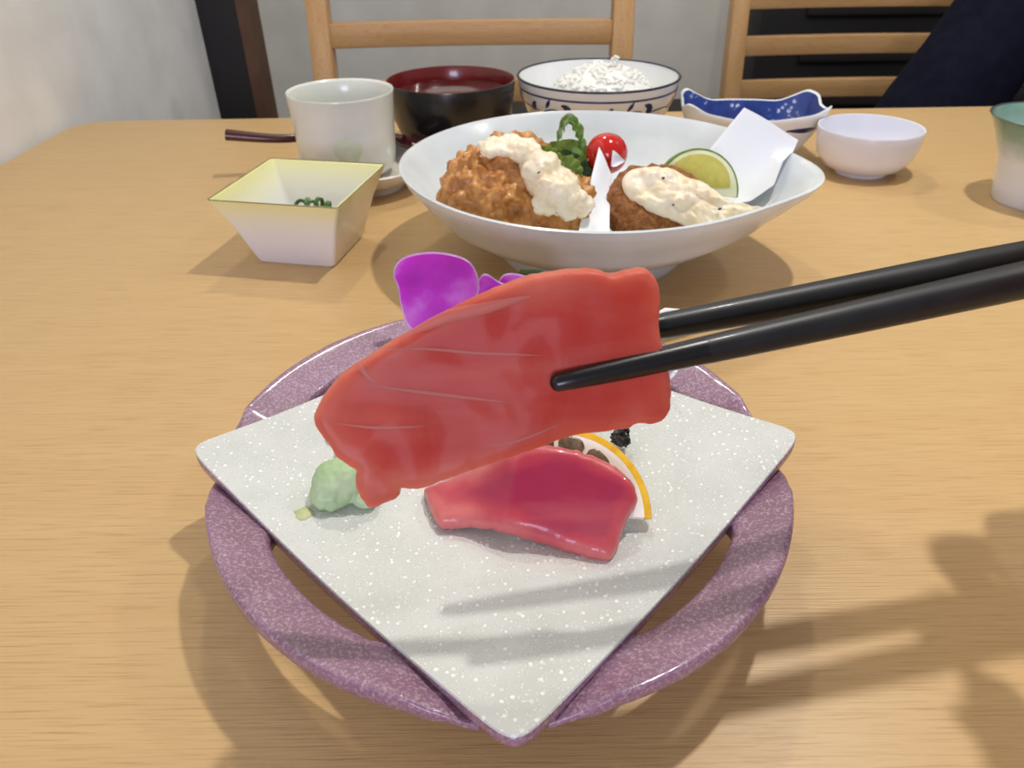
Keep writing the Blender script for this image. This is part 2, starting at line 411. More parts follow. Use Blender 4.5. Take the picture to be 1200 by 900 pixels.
def sq(u, v, k=1.0):
    mx = max(abs(u), abs(v)); n = 26
    if mx > 0: f = mx/((abs(u)**n+abs(v)**n)**(1/n))
    else: f = 1
    # sides draw in very slightly between the corners
    u, v = u*f, v*f; X, Y = u*S*k*(1-0.012*(1-v*v)), v*S*k*(1-0.012*(1-u*u))
    return ((X-Y)/math.sqrt(2), (X+Y)/math.sqrt(2))
plate = empty('sashimi_plate', (PC.x, PC.y, 0)); tag(plate, 'round mauve ceramic plate with raised white speckled diamond and crescent cutouts', 'plate')
mw = mat('speckled_white_glaze', rgb(206, 207, 199), 0.30, coat=0.35)
v = coords(mw); vo = nd(mw, 'ShaderNodeTexVoronoi'); vo.inputs['Scale'].default_value = 400; lk(mw, v, vo.inputs['Vector'])
n1 = noise_tex(mw, v, 60, 3)
vb = nd(mw, 'ShaderNodeTexVoronoi'); vb.inputs['Scale'].default_value = 800; lk(mw, v, vb.inputs['Vector'])
d1 = ramp(mw, vo.outputs['Distance'], [(0.20, (1, 1, 1, 1)), (0.34, (0, 0, 0, 1))])
sel = nd(mw, 'ShaderNodeSeparateColor'); lk(mw, vo.outputs['Color'], sel.inputs[0])
gate = ramp(mw, sel.outputs[0], [(0.40, (0, 0, 0, 1)), (0.55, (1, 1, 1, 1))])
d2 = ramp(mw, vb.outputs['Distance'], [(0.18, (1, 1, 1, 1)), (0.36, (0, 0, 0, 1))])
dots = mixc(mw, 1.0, d1, gate, 'MULTIPLY'); alld = mixc(mw, 0.75, dots, d2, 'ADD')
basec = ramp(mw, n1, [(0.3, rgb(198, 202, 196)), (0.7, rgb(209, 212, 207))])
setcol(mw, mixc(mw, alld, basec, rgb(246, 247, 244))); bump(mw, alld, 0.5, 0.0006)
mp_ = mat('mauve_glaze', rgb(140, 104, 122), 0.32, coat=0.5)
v = coords(mp_); vn = noise_tex(mp_, v, 900, 5, 0.72); v3 = noise_tex(mp_, v, 60, 3)
cc = ramp(mp_, v3, [(0.3, rgb(126, 90, 110)), (0.7, rgb(142, 104, 130))])
sp = ramp(mp_, vn, [(0.48, (0, 0, 0, 1)), (0.76, (1, 1, 1, 1))])
setcol(mp_, mixc(mp_, sp, cc, rgb(204, 180, 190))); bump(mp_, vn, 0.35, 0.0005)
def slab(mb, k, ztop, thick, n=56):
    top = {}
    def P(i, j, dz, kk=k):
        u, v = -1+2*i/n, -1+2*j/n; p, q = sq(u, v, kk); return pworld(p, q, face_h(p, q)+dz)
    vs = [P(i, j, ztop) for j in range(n+1) for i in range(n+1)]
    fs = [(j*(n+1)+i, j*(n+1)+i+1, (j+1)*(n+1)+i+1, (j+1)*(n+1)+i) for j in range(n) for i in range(n)]
    per = [(i, 0) for i in range(n)]+[(n, j) for j in range(n)]+[(n-i, n) for i in range(n)]+[(0, n-j) for j in range(n)]
    rows = [[j*(n+1)+i for i, j in per]]
    for kk, dz in ((k*1.004, ztop-0.0006), (k*1.003, ztop-thick*0.55), (k*0.975, ztop-thick)):
        st = len(vs); vs += [P(i, j, dz, kk) for i, j in per]; rows.append(list(range(st, st+len(per))))
    m = len(per)
    for a, b in zip(rows, rows[1:]):
        for t in range(m): fs.append((a[t], b[t], b[(t+1) % m], a[(t+1) % m]))
    st = len(vs); vs += [P(i, j, ztop-thick, k*0.975) for j in range(n+1) for i in range(n+1)]
    fs += [(st+j*(n+1)+i, st+(j+1)*(n+1)+i, st+(j+1)*(n+1)+i+1, st+j*(n+1)+i+1) for j in range(n) for i in range(n)]
    return mb.add(vs, fs)
slab(MB(), 1.0, 0.0, 0.0016).build('face', mw, plate, angle=55)['label'] = 'white pearly speckled diamond face'
slab(MB(), 1.0, -0.0014, 0.0062).build('under_slab', mp_, plate, angle=55)
for side in range(4):
    rings = []; n = 90; base = R_(45+90*side)
    for i in range(n+1):
        phi = R_(-40+80*i/n); ap = abs(math.degrees(phi))
        re = S*0.985/math.cos(phi); r_in = re-0.005; r_slot = 0.832*RR
        t = max(0, min(1, (ap-16.5)/5.5)); t = 1-math.sqrt(max(0, 1-t*t)) if t < 1 else 1
        ri = r_slot*(1-t)+min(r_in, r_slot)*t
        rc, hw = (ri+RR)/2, (RR-ri)/2; w_ = max(0, min(1, (ap-30)/8)); w_ = w_*w_*(3-2*w_); th = 0.0038-0.0018*w_
        ring = []
        for k in range(24):
            a = 2*PI*k/24; ca, sa = math.cos(a), math.sin(a)
            x = rc+hw*math.copysign(abs(ca)**0.40, ca); lift = max(-1.0, min(1.0, (x-re)/max(RR-re, 0.012)))
            ang = base+phi; zz = 0.0236+0.0072*lift*abs(lift)**0.2
            z = zz+(min(zz+0.002, face_h(x*math.cos(ang), x*math.sin(ang))-0.0040)-zz)*w_+th*math.copysign(abs(sa)**0.5, sa)
            ring.append(pworld(x*math.cos(ang), x*math.sin(ang), z))
        rings.append(ring)
    MB().rings(rings).build('rim_segment', mp_, plate, angle=60)
MB().lathe([(0.050, 0.0), (0.053, 0.0005), (0.054, 0.004), (0.056, 0.0210), (0.048, 0.0210), (0.047, 0.002), (0.048, 0.0)], (PC.x, PC.y, 0), 64, cap0=False, cap1=False).build('foot', mp_, plate)

# ------------------------------------------------------------------ tuna
def tuna_mat(name, deep, mid, pale, reach, coat=0.04):
    """deep red heart, paler fattier margin (distance to the cut edge is stored on the mesh), streaks along the grain"""
    m = mat(name, mid, 0.42, spec=0.15+coat, sss=0.5, sss_r=(1.0, 0.30, 0.22), sss_scale=0.005, coat=coat)
    v = coords(m, (14, 70, 70)); f1 = noise_tex(m, v, 1.0, 4); v2 = coords(m, (1, 1, 1)); f2 = noise_tex(m, v2, 30, 4)
    at_ = nd(m, 'ShaderNodeAttribute'); at_.attribute_name = 'inner'
    mr = nd(m, 'ShaderNodeMapRange'); mr.inputs[1].default_value = 0; mr.inputs[2].default_value = reach; lk(m, at_.outputs['Fac'], mr.inputs[0])
    ad = nd(m, 'ShaderNodeMath', operation='MULTIPLY_ADD'); lk(m, f2, ad.inputs[0]); ad.inputs[1].default_value = 1.5; sub = nd(m, 'ShaderNodeMath', operation='SUBTRACT'); lk(m, mr.outputs[0], sub.inputs[0]); sub.inputs[1].default_value = 0.42; lk(m, sub.outputs[0], ad.inputs[2])
    base = ramp(m, ad.outputs[0], [(0.30, pale), (0.72, mid), (1.0, deep)])
    st = ramp(m, f1, [(0.48, (0, 0, 0, 1)), (0.72, (0.45, 0.45, 0.45, 1))])
    setcol(m, mixc(m, st, base, pale)); f3 = noise_tex(m, v2, 260, 4); bump(m, f3, 0.16, 0.0007)
    return m
M_tuna = tuna_mat('tuna_flesh', rgb(180, 50, 34), rgb(186, 66, 48), rgb(202, 112, 92), 60)
M_tuna2 = tuna_mat('tuna_flesh_pink', rgb(162, 40, 74), rgb(184, 60, 76), rgb(208, 116, 112), 42, 0.3)
M_sinew = mat('tuna_sinew', rgb(196, 96, 82), 0.5, sss=0.3, sss_scale=0.004)
ZT = 0.183
SL = [(367,490),(378,466),(398,442),(420,426),(440,413),(480,389),(540,356),(600,330),(640,319),(690,314),(714,320),(734,316),(754,314),(768,326),(772,348),(771,382),(774,402),(782,432),(785,470),(779,489),(765,497),(745,497),(735,503),(700,507),(664,513),(630,526),(600,537),(560,551),(522,564),(497,573),(484,574),(471,573),(467,583),(452,590),(434,595),(423,585),(417,572),(416,560),(417,551),(409,546),(394,534),(386,522),(374,508)]
VIEW = (CAMROT @ Vector((0, 0, -1))).normalized()
# plane of the held slice: leans back a little, right side a touch further away
s_right = Vector((1, 0.10, 0.0)).normalized(); s_up = Vector((-0.03, 0.36, 0.92)); s_up = (s_up-s_right*s_up.dot(s_right)).normalized(); s_n = s_right.cross(s_up).normalized()
if s_n.dot(VIEW) > 0: s_n = -s_n
S0 = atZ(640, 440, ZT)
def on_slice(px, py):
    d = ray(px, py); t = (S0-CAMLOC).dot(s_n)/d.dot(s_n); return CAMLOC+d*t
def wave(p):
    q = p-S0; a, b = q.dot(s_right), q.dot(s_up)
    return 0.0012*math.sin(a*60+0.6)+0.0007*math.sin(b*110+a*40)+0.0010*nz(p, 38)+0.0004*nz(p, 120)
TH = 0.0023
mb = MB()
def s_top(p, d): return s_n*(wave(p)+TH*(2*edge(d, 7)-1))
def s_bot(p, d): return s_n*(wave(p)-TH)
slab_cdt(mb, SL, on_slice, 9.0, s_top, s_bot, 260, 1.3)
held = empty('tuna_slice', on_slice(585, 440)); tag(held, 'large red tuna slice held up in the black chopsticks', 'sashimi')
mb.build('flesh', M_tuna, held, angle=70)
def sinew(pts, wd):
    P = [on_slice(*q) for q in pts]; P = resample(P, 26, False)
    return MB().tube([p+s_n*(wave(p)+TH*0.995) for p in P], [wd*math.sin(PI*(0.04+0.92*i/25)) for i in range(26)], 8, 0.18, s_n)
for pts, wd in (([(445,410),(500,408),(560,412),(640,414)], 0.0004), ([(392,494),(440,500),(500,498)], 0.0004), ([(424,447),(438,452),(520,462),(600,470)], 0.0005),
                ([(470,395),(520,372),(560,362),(620,346)], 0.0016), ([(418,424),(430,440),(440,448)], 0.0008), ([(560,520),(600,516),(660,492)], 0.0003)):
    sinew(pts, wd).build('sinew', M_sinew, held, angle=80)
# slice lying on the plate
LY = [(497,572),(512,565),(545,551),(600,527),(630,521),(680,528),(720,545),(742,566),(748,585),(738,602),(730,622),(722,645),(712,654),(690,650),(640,635),(590,620),(550,614),(520,616),(508,605),(500,588)]
LC = at(658, 603, 0.0305); LE = at(763, 608, 0.0295); lux = (LE-LC); LRad = lux.length; lux.normalize()
luy = Vector((-0.02, 0.80, 0.60)); luy = (luy-lux*luy.dot(lux)).normalized(); LN = lux.cross(luy).normalized()
def on_lean(px, py):
    d = ray(px, py); P0 = LC+LN*0.0066; t = (P0-CAMLOC).dot(LN)/d.dot(LN); a = CAMLOC+d*t; b = at(px, py, 0.0288)
    k = max(-1, min(1, (a.z-b.z)/0.004)); g = max(0, min(1, (px-520)/90)); m = b.lerp(a, (0.5+0.5*k)*g*g*(3-2*g)); return CAMLOC+d*((m-CAMLOC).length/d.length)
mb = MB(); LUP = (LN+Vector((0, 0, 0.7))).normalized()
def hfun(p): return 0.0008*nz(p, 60)+0.0004*nz(p, 160)
slab_cdt(mb, LY, on_lean, 7.0, lambda p, d: LUP*(hfun(p)+0.0028*(2*edge(d, 10)-1)), lambda p, d: LUP*-0.0028, 180, 1.8)
ly = mb.build('tuna_slice', M_tuna2, None, angle=70, origin=at(620, 590, 0.026)); tag(ly, 'pinkish tuna slice lying on the white diamond face against the lemon', 'sashimi')

# ------------------------------------------------------------------ chopsticks and the hand that holds them
M_stick = noisy('black_lacquer', rgb(17, 17, 19), rgb(26, 26, 28), 90, 0.42, 0.1, 0.0004, coat=0.05)
M_wet = mat('wet_black_tip', rgb(14, 14, 16), 0.30, coat=0.15)
def stick(tip, thr, thr_len, L, label, grp='black chopsticks'):
    d = (thr-tip).normalized()
    root = empty('chopstick', tip); tag(root, label, 'chopstick', grp)
    p1 = [0, 0.0003, 0.0008, 0.0016]+[0.0016+0.0384*k/8 for k in range(1, 9)]
    def rr(s):
        r = 0.0019+0.0032*min(1, s/0.13)**0.58
        return r*math.sqrt(max(0.03, 1-(1-s/0.0016)**2)) if s < 0.0016 else r
    MB().tube([tip+d*s for s in p1], [rr(s) for s in p1], 20).build('tip', M_wet, root, angle=80)
    p2 = [0.040+(L-0.040)*k/20 for k in range(21)]+[L+0.0015]
    MB().tube([tip+d*s for s in p2], [rr(s) for s in p2[:-1]]+[0.003], 20).build('shaft', M_stick, root, angle=60)
    return d
t1 = on_slice(641, 445)+s_n*(TH+0.0030); e1 = atZ(1200, 328, 0.198)
D1 = stick(t1, e1, 0, 0.225, 'black chopstick in front of the held tuna slice')
t2 = on_slice(606, 414); t2 = CAMLOC+(t2-CAMLOC)*((ZT+0.0125)/ZT); e2 = atZ(1200, 303, 0.212)
D2 = stick(t2, e2, 0, 0.225, 'black chopstick running behind the held tuna slice')
def hand():
    tb = []
    def f(pts, r): tb.append(([Vector(p) for p in pts], r))
    g1 = t1+D1*0.152; g2 = t2+D2*0.176; g3 = t2+D2*0.186
    f([(0.2130, 0.190, 0.165), (0.1840, 0.212, 0.166), (0.1660, 0.207, 0.146), g1+Vector((0.0, 0.007, 0.011))], [0.0105, 0.0096, 0.0088, 0.0078])
    f([(0.2300, 0.200, 0.150), (0.2000, 0.229, 0.148), (0.1760, 0.224, 0.130), g2+Vector((0.0, 0.010, 0.004))], [0.0108, 0.0098, 0.0090, 0.0080])
    f([(0.2430, 0.198, 0.130), (0.2180, 0.233, 0.120), (0.1960, 0.227, 0.104), g3+Vector((0.004, 0.004, -0.012))], [0.0102, 0.0093, 0.0086, 0.0076])
    f([(0.2500, 0.185, 0.112), (0.2360, 0.219, 0.096), (0.2160, 0.216, 0.084), (0.2060, 0.197, 0.086)], [0.0092, 0.0084, 0.0078, 0.0070])
    f([(0.2100, 0.110, 0.128), (0.1740, 0.128, 0.142), (0.1600, 0.152, 0.140), (0.1610, 0.174, 0.131)], [0.017, 0.0130, 0.0112, 0.0088])
    for k, r in (((0.2130, 0.190, 0.163), 0.0125), ((0.2300, 0.200, 0.148), 0.013), ((0.2430, 0.198, 0.130), 0.0125), ((0.2500, 0.185, 0.113), 0.0115)): f([k, (0.2460, 0.095, 0.123)], [r, 0.018])
    f([(0.2480, 0.088, 0.122), (0.2620, 0.02, 0.112), (0.33, -0.16, 0.09)], [0.026, 0.028, 0.038])
    root = empty('hand', (0.23, 0.14, 0.12)); tag(root, 'right hand gripping the black chopsticks just beyond the right edge', 'hand')
    remesh([((0.2140, 0.168, 0.128), (0.040, 0.050, 0.030))], 0.0022, lambda v: 0.0003*nz(v, 220), 4, tb).build('skin', M_skin, root, angle=80)
    MN = mat('fingernail', rgb(232, 190, 172), 0.3)
    for tip_, dr in ((g1+Vector((-0.003, 0.010, 0.0185)), (-0.5, -0.3, -0.6)), (g2+Vector((-0.004, 0.0170, 0.0070)), (-0.6, -0.7, -0.4)), (Vector((0.1530, 0.172, 0.1365)), (-0.3, 0.9, -0.3))):
        dr = Vector(dr).normalized(); MB().tube([tip_-dr*0.005, tip_, tip_+dr*0.004], [0.003, 0.004, 0.0028], 10, 0.3).build('fingernail', MN, root)
    # dark sleeve on the forearm
    MB().tube([(0.297, -0.075, 0.10), (0.315, -0.12, 0.095), (0.37, -0.26, 0.08), (0.43, -0.42, 0.07)], [0.043, 0.046, 0.052, 0.058], 24).build('sleeve', M_navy, root, angle=60)
hand()

# ------------------------------------------------------------------ garnishes on the sashimi plate
# lemon half slice leaning on the shredded radish
M_rind = noisy('lemon_rind', rgb(240, 196, 52), rgb(228, 172, 30), 260, 0.4, 0.4, 0.0006, sss=0.1, sss_scale=0.002)
M_pith = noisy('lemon_pith', rgb(246, 242, 232), rgb(238, 228, 210), 120, 0.6)
M_pulp = noisy('lemon_pulp', rgb(128, 108, 82), rgb(92, 76, 58), 380, 0.2, 0.4, 0.0008, sss=0.1, sss_scale=0.002)
def citrus(root, C, ux, uy, R, th, a0, a1, mr, mpith, mpulp, nseg, rind=0.09, pith=0.22, seg_h=0.0004, luo=Vector()):
    n = ux.cross(uy).normalized()
    def arc(mb, r0, r1, z0, z1, b0=a0, b1=a1, k=28):
        rings = []
        for i in range(k+1):
            a = b0+(b1-b0)*i/k; d = ux*math.cos(a)+uy*math.sin(a)
            rings.append([C+d*r0+n*z0, C+d*r1+n*z0, C+d*r1+n*z1, C+d*r0+n*z1])
        return mb.rings(rings)
    mb = MB(); rings = []
    for i in range(37):
        a = a0+(a1-a0)*i/36; d = ux*math.cos(a)+uy*math.sin(a)
        rings.append([C+d*R*(1-rind)+n*-th, C+d*R*0.985+n*-th, C+d*R+n*-th*0.6, C+d*R+n*th*0.6, C+d*R*0.985+n*th, C+d*R*(1-rind)+n*th])
    mb.rings(rings).build('rind', mr, root, angle=60)
    arc(MB(), R*0.02, R*(1-rind), -th*0.92, th*0.97).build('pith', mpith, root, angle=40)
    da = (a1-a0)/nseg; C = C+luo*R
    for s in range(nseg):
        b0, b1 = a0+da*(s+0.07), a0+da*(s+0.93); rr = R*(1-pith)
        pts = []
        for k in range(17):
            a = b0+(b1-b0)*k/16; sh_ = 1-0.10*abs(2*k/16-1)**4; pts.append(C+(ux*math.cos(a)+uy*math.sin(a))*rr*sh_)
        am = (b0+b1)/2; pts.append(C+(ux*math.cos(am)+uy*math.sin(am))*R*0.10)
        mb = MB(); rg = [[p+n*th*0.5 for p in pts], [p+n*(th+seg_h*0.5) for p in pts]]
        cen = sum(pts, Vector())/len(pts); rg.append([cen+(p-cen)*0.85+n*(th+seg_h) for p in pts]); mb.rings(rg).build('pulp_segment', mpulp, root, angle=40)
le = empty('lemon_slice', at(700, 590, 0.028)); tag(le, 'lemon slice with yellow rind tucked behind the lying tuna slice', 'lemon')
citrus(le, LC, lux, luy, LRad, 0.0022, 0.0, 2.15, M_rind, M_pith, M_pulp, 4, 0.085, 0.25, 0.0004, luy*0.15-lux*0.06)
# wasabi
M_was = noisy('wasabi_paste', rgb(190, 210, 166), rgb(164, 192, 142), 120, 0.75, 0.4, 0.001)
wc = at(399, 592, 0.027); wz = face_z(wc.x, wc.y)
def wdisp(v): return 0.0005*nz(v, 130)+0.0034*(0.45-cells(v, 48))-0.0090*max(0, 0.09-abs(nz(v, 100)))+0.0004*nz(v, 500)
wb = remesh([((wc.x-0.001, wc.y+0.004, wz+0.0065), (0.0078, 0.008, 0.0085)), ((wc.x+0.003, wc.y+0.003, wz+0.010), (0.0058, 0.006, 0.0055)), ((wc.x-0.003, wc.y+0.001, wz+0.004), (0.007, 0.0065, 0.0055)), ((wc.x+0.008, wc.y+0.003, wz+0.0035), (0.0045, 0.005, 0.0045))], 0.0007, wdisp, 3).build('wasabi', M_was, None, angle=70)
tag(wb, 'lump of pale green wasabi on the left of the white plate face', 'wasabi')
sc_ = at(357, 604, 0.027); M_smear = noisy('wasabi_smear', rgb(196, 200, 150), rgb(180, 190, 130), 300, 0.5)
outl = [Vector((sc_.x+0.0032*math.cos(a)*(1+0.35*nz((math.cos(a), math.sin(a), 3), 2.0)), sc_.y+0.0028*math.sin(a)*(1+0.5*nz((math.cos(a), math.sin(a), 8), 2.5)), 0)) for a in (2*PI*k/24 for k in range(24))]
mb = MB(); pillow(mb, outl, lambda p, t: Vector((0, 0, face_z(p.x, p.y)+0.0007*(1-t**3)+0.00015)), lambda p, t: Vector((0, 0, face_z(p.x, p.y)-0.0001)), None, 5, 40)
tag(mb.build('wasabi_smear', M_smear), 'small yellowish green smear beside the wasabi lump', 'wasabi')
# shredded radish
M_dai = mat('white_radish', rgb(232, 234, 236), 0.3, sss=0.3, sss_r=(1, 1, 1), sss_scale=0.003)
mb = MB(); rnd = random.Random(3)
def shred(p0, a, L, z, r=0.0008, lift=0.006):
    pts = []
    for k in range(9):
        t = k/8; b = a+1.2*math.sin(t*3+a); x = p0[0]+math.cos(b)*L*(t-0.5); y = p0[1]+math.sin(b)*L*(t-0.5)*0.7
        pts.append((x, y, max(z+lift*math.sin(PI*t)-0.002, face_z(x, y)+r)))
    mb.tube(pts, r, 6)
for k in range(150):
    q = (rnd.gauss(PC.x+0.0, 0.019), rnd.gauss(PC.y+0.045, 0.010)); dd = math.hypot((q[0]-PC.x)/0.05, (q[1]-PC.y-0.045)/0.03)
    shred(q, rnd.uniform(0, 6.28), rnd.uniform(0.02, 0.035), 0.026+0.018*max(0, 1-dd)*rnd.random(), lift=rnd.uniform(0.002, 0.008))
for px, py, a in ((377, 488, 1.2), (374, 515, 1.9), (384, 532, 2.4), (380, 505, 0.7)):
    p = at(px+8, py, 0.028); shred((p.x+0.001, p.y), a, 0.016, 0.027, 0.0012, 0.002)
p = [at(778, 452, 0.033), at(783, 444, 0.036), at(788, 440, 0.039), at(792, 434, 0.042)]; mb.tube([at(765, 465, 0.030)]+p, 0.0009, 6)
p = [at(765, 372, 0.035), at(780, 364, 0.038), at(795, 365, 0.037), at(806, 370, 0.033)]; mb.tube(p, [0.0012, 0.0014, 0.0013, 0.0009], 6)
dk = mb.build('shredded_radish', M_dai, None, angle=80); tag(dk, 'loose heap of white shredded radish behind the held tuna slice', 'radish', kind='stuff')
# dark seaweed sprig behind the lemon
M_sea = noisy('seaweed', rgb(24, 26, 22), rgb(44, 40, 34), 300, 0.4, 0.3, 0.001)
mb = MB(); rnd = random.Random(5)
for k in range(16):
    a = at(722+rnd.uniform(-8, 4), 512+rnd.uniform(-4, 8), 0.031); b = at(730+rnd.uniform(-6, 6), 508+rnd.uniform(-6, 14), 0.032+rnd.uniform(-0.002, 0.004)); c = at(732+rnd.uniform(-6, 5), 514+rnd.uniform(-6, 10), 0.0315)
    mb.tube(resample([a, b, c], 9, False), [0.0003, 0.0007, 0.0010, 0.0008, 0.0010, 0.0009, 0.0006, 0.0007, 0.0003], 6)
tag(mb.build('seaweed', M_sea, None), 'small dark curly seaweed sprig behind the lemon slice', 'seaweed')
# orchid
M_pet = mat('orchid_petal', rgb(176, 30, 176), 0.5, sss=0.25, sss_r=(1, .3, 1), sss_scale=0.003)
v = coords(M_pet, (1, 1, 1)); f = noise_tex(M_pet, v, 32, 5); setcol(M_pet, ramp(M_pet, f, [(0.32, rgb(168, 12, 168)), (0.50, rgb(196, 40, 200)), (0.68, rgb(226, 140, 234))]))
M_petr = noisy('orchid_petal_edge', rgb(226, 190, 230), rgb(206, 140, 214), 90, 0.5)
OC = Vector((at(575, 380, 0.035).x, at(575, 380, 0.035).y, 0.036))
orc = empty('orchid_flower', OC); tag(orc, 'purple orchid blossom standing at the back of the mauve plate', 'flower')
def petal(pts, y, cup, nm='petal', m=M_pet, edge=True):
    P = [atD(px, py, y) for px, py in pts]; c = sum(P, Vector())/len(P)
    mb = MB(); fw = Vector((0.1, -0.85, 0.35)).normalized()
    rad = max((p-c).length for p in P)
    bend = lambda q: fw*(cup*((q-c).length/rad)**2+0.0012*nz(q, 90))
    pillow(mb, P, lambda q, t: bend(q)+fw*0.0005*(1-t**4), lambda q, t: bend(q)-fw*0.0005*(1-t**4), c, 8, 90)
    o = mb.build(nm, m, orc, angle=80)
    if edge:
        Q = resample(P, 90); MB().rings([[q+bend(q)+Vector((0.0004*math.cos(a), 0.0003*math.sin(a), 0.0004*math.sin(a))) for a in (0, 2.1, 4.2)] for q in Q], closed=True).build('petal_edge', M_petr, o, angle=80)
yo = OC.y
petal([(467,336),(462,322),(466,309),(480,300),(508,296),(538,301),(553,311),(560,330),(558,345),(545,362),(520,380),(492,386),(478,378),(470,356)], yo, 0.004)
petal([(556,348),(566,322),(584,330),(604,344),(596,372),(570,380)], yo+0.004, 0.002)
petal([(582,345),(588,325),(602,321),(622,328),(630,350),(612,372),(590,372)], yo+0.010, 0.002)
petal([(520,380),(548,372),(562,392),(552,420),(530,424),(514,404)], yo-0.004, -0.002)
petal([(575,380),(604,372),(620,392),(610,416),(586,420)], yo-0.004, -0.002)
petal([(552,372),(566,362),(580,372),(584,396),(566,412),(550,396)], yo-0.008, -0.004, 'lip', M_petr, False)
# green leaf tip behind the slice
M_leaf = noisy('green_leaf', rgb(86, 120, 48), rgb(60, 92, 36), 120, 0.5)
def leafmesh(mb, pts, y, cup=0.0, th=0.0004, fw=Vector((0, -0.8, 0.6))):
    P = [atD(px, py, y) for px, py in pts]; c = sum(P, Vector())/len(P); rad = max((p-c).length for p in P)
    bend = lambda q: fw*(cup*((q-c).length/rad)**2+0.001*nz(q, 100))
    return pillow(mb, P, lambda q, t: bend(q)+fw*th*(1-t**4), lambda q, t: bend(q)-fw*th*(1-t**4), c, 6, 60)
tag(leafmesh(MB(), [(608,320),(618,316),(636,317),(650,326),(648,360),(630,390),(618,360)], OC.y+0.012).build('shiso_leaf', M_leaf), 'green leaf tip peeking over the top of the held tuna', 'leaf')

# ------------------------------------------------------------------ big white plate
ya, yb_ = at(715, 133, 0.058).y, at(715, 279, 0.058).y
BC = Vector((at(706, 200, 0.058).x-0.003, (ya+yb_)/2, 0)); BR = (ya-yb_)/2
def big_rf(a, r):
    a = (a+PI) % (2*PI)-PI
    k = min(1, r/BR); return 1+k**3*(0.135*math.exp(-((a+0.30)/0.36)**2)+0.03*math.exp(-((abs(a)-PI)/0.5)**2)+0.008*math.sin(3*a+1))
big = empty('oval_plate', (BC.x, BC.y, 0)); tag(big, 'large white glazed plate with fried food and a pointed right lip', 'plate')
kf = BR/0.115
prof = [(0.050, 0.001), (0.052, 0.0), (0.056, 0.0), (0.058, 0.003), (0.0585, 0.010), (0.0660, 0.0145), (0.0815, 0.0228), (0.0925, 0.0305), (0.0965, 0.0342), (0.0990, 0.0382), (0.1062, 0.0462), (0.1125, 0.0545), (0.1147, 0.0588), (0.1150, 0.0605), (0.1135, 0.0610), (0.1110, 0.0585), (0.1055, 0.0495), (0.095, 0.0365), (0.077, 0.0265), (0.052, 0.0205), (0.025, 0.0188), (0.0005, 0.0185)]
prof2 = [(r*kf, z) for r, z in prof]
MB().lathe([(0.0005, 0.006)]+[(0.047*kf, 0.006)]+prof2, (BC.x, BC.y, 0), 120, big_rf).build('plate_body', M_bigplate, big, angle=50)

# fried chicken with sauce
IN = [(0, .0185), (.025, .0188), (.052, .0205), (.077, .0265), (.095, .0365), (.1055, .0495), (.111, .0585), (.13, .062)]
def bigz(x, y):
    r = math.hypot(x-BC.x, y-BC.y)/kf
    for (a, b), (c, d) in zip(IN, IN[1:]):
        if r <= c: return b+(d-b)*(r-a)/(c-a)
    return 0.06
def clampfood(mb, e=0.0008):
    mb.v = [(x, y, max(z, bigz(x, y)+e)) for x, y, z in mb.v]; return mb
def chick(v):
    v = v+Vector((nz(v, 90), nz(v+Vector((5, 5, 5)), 90), nz(v+Vector((9, 2, 7)), 90)))*0.004; d = cells(v, 120); d2 = cells(v+Vector((3, 1, 2)), 260)
    return 0.0062*(0.55-d*1.25)+0.0026*(0.5-d2)+0.0014*nz(v, 300)-0.0035*max(0, nz(v, 70))
M_fry = mat('fried_batter', rgb(190, 122, 52), 0.38, coat=0.2); v = coords(M_fry); f = noise_tex(M_fry, v, 130, 5, 0.6)
setcol(M_fry, ramp(M_fry, f, [(0.25, rgb(140, 84, 36)), (0.5, rgb(190, 128, 62)), (0.75, rgb(226, 178, 112))])); bump(M_fry, f, 0.5, 0.0015)
M_cut = mat('breadcrumb_crust', rgb(150, 92, 40), 0.55); v = coords(M_cut); f = noise_tex(M_cut, v, 320, 5, 0.7)
setcol(M_cut, ramp(M_cut, f, [(0.28, rgb(96, 54, 20)), (0.5, rgb(148, 90, 40)), (0.78, rgb(190, 134, 72))])); bump(M_cut, f, 0.9, 0.002)
M_tar = mat('tartar_sauce', rgb(240, 226, 196), 0.35, sss=0.2, sss_r=(1, .8, .5), sss_scale=0.003, coat=0.2); v = coords(M_tar); f = noise_tex(M_tar, v, 90, 4)
setcol(M_tar, ramp(M_tar, f, [(0.3, rgb(236, 216, 176)), (0.65, rgb(246, 236, 214))])); bump(M_tar, f, 0.25, 0.001)
M_herb = noisy('chopped_herb', rgb(70, 96, 84), rgb(58, 72, 80), 300, 0.5)
yC = BC.y-0.030
cl = lambda px, py, y: atD(px, py, y)
ck = [(cl(575, 226, yC), (0.030, 0.034, 0.026)), (cl(600, 205, yC+0.006), (0.026, 0.03, 0.024)), (cl(552, 234, yC), (0.020, 0.024, 0.017)), (cl(640, 240, yC-0.006), (0.030, 0.026, 0.020)), (cl(665, 248, yC-0.006), (0.018, 0.020, 0.014)), (cl(612, 258, yC-0.012), (0.034, 0.022, 0.014)), (cl(560, 255, yC), (0.020, 0.024, 0.012))]
o = clampfood(remesh(ck, 0.0012, chick, 2)).build('fried_chicken', M_fry, None, angle=80, origin=None); tag(o, 'craggy golden fried chicken piece on the left of the large white plate', 'fried chicken')
def sau(v): return 0.0030*(0.5-cells(v, 140))+0.0016*nz(v, 90)+0.0012*(0.5-cells(v, 320))
ys = yC-0.028
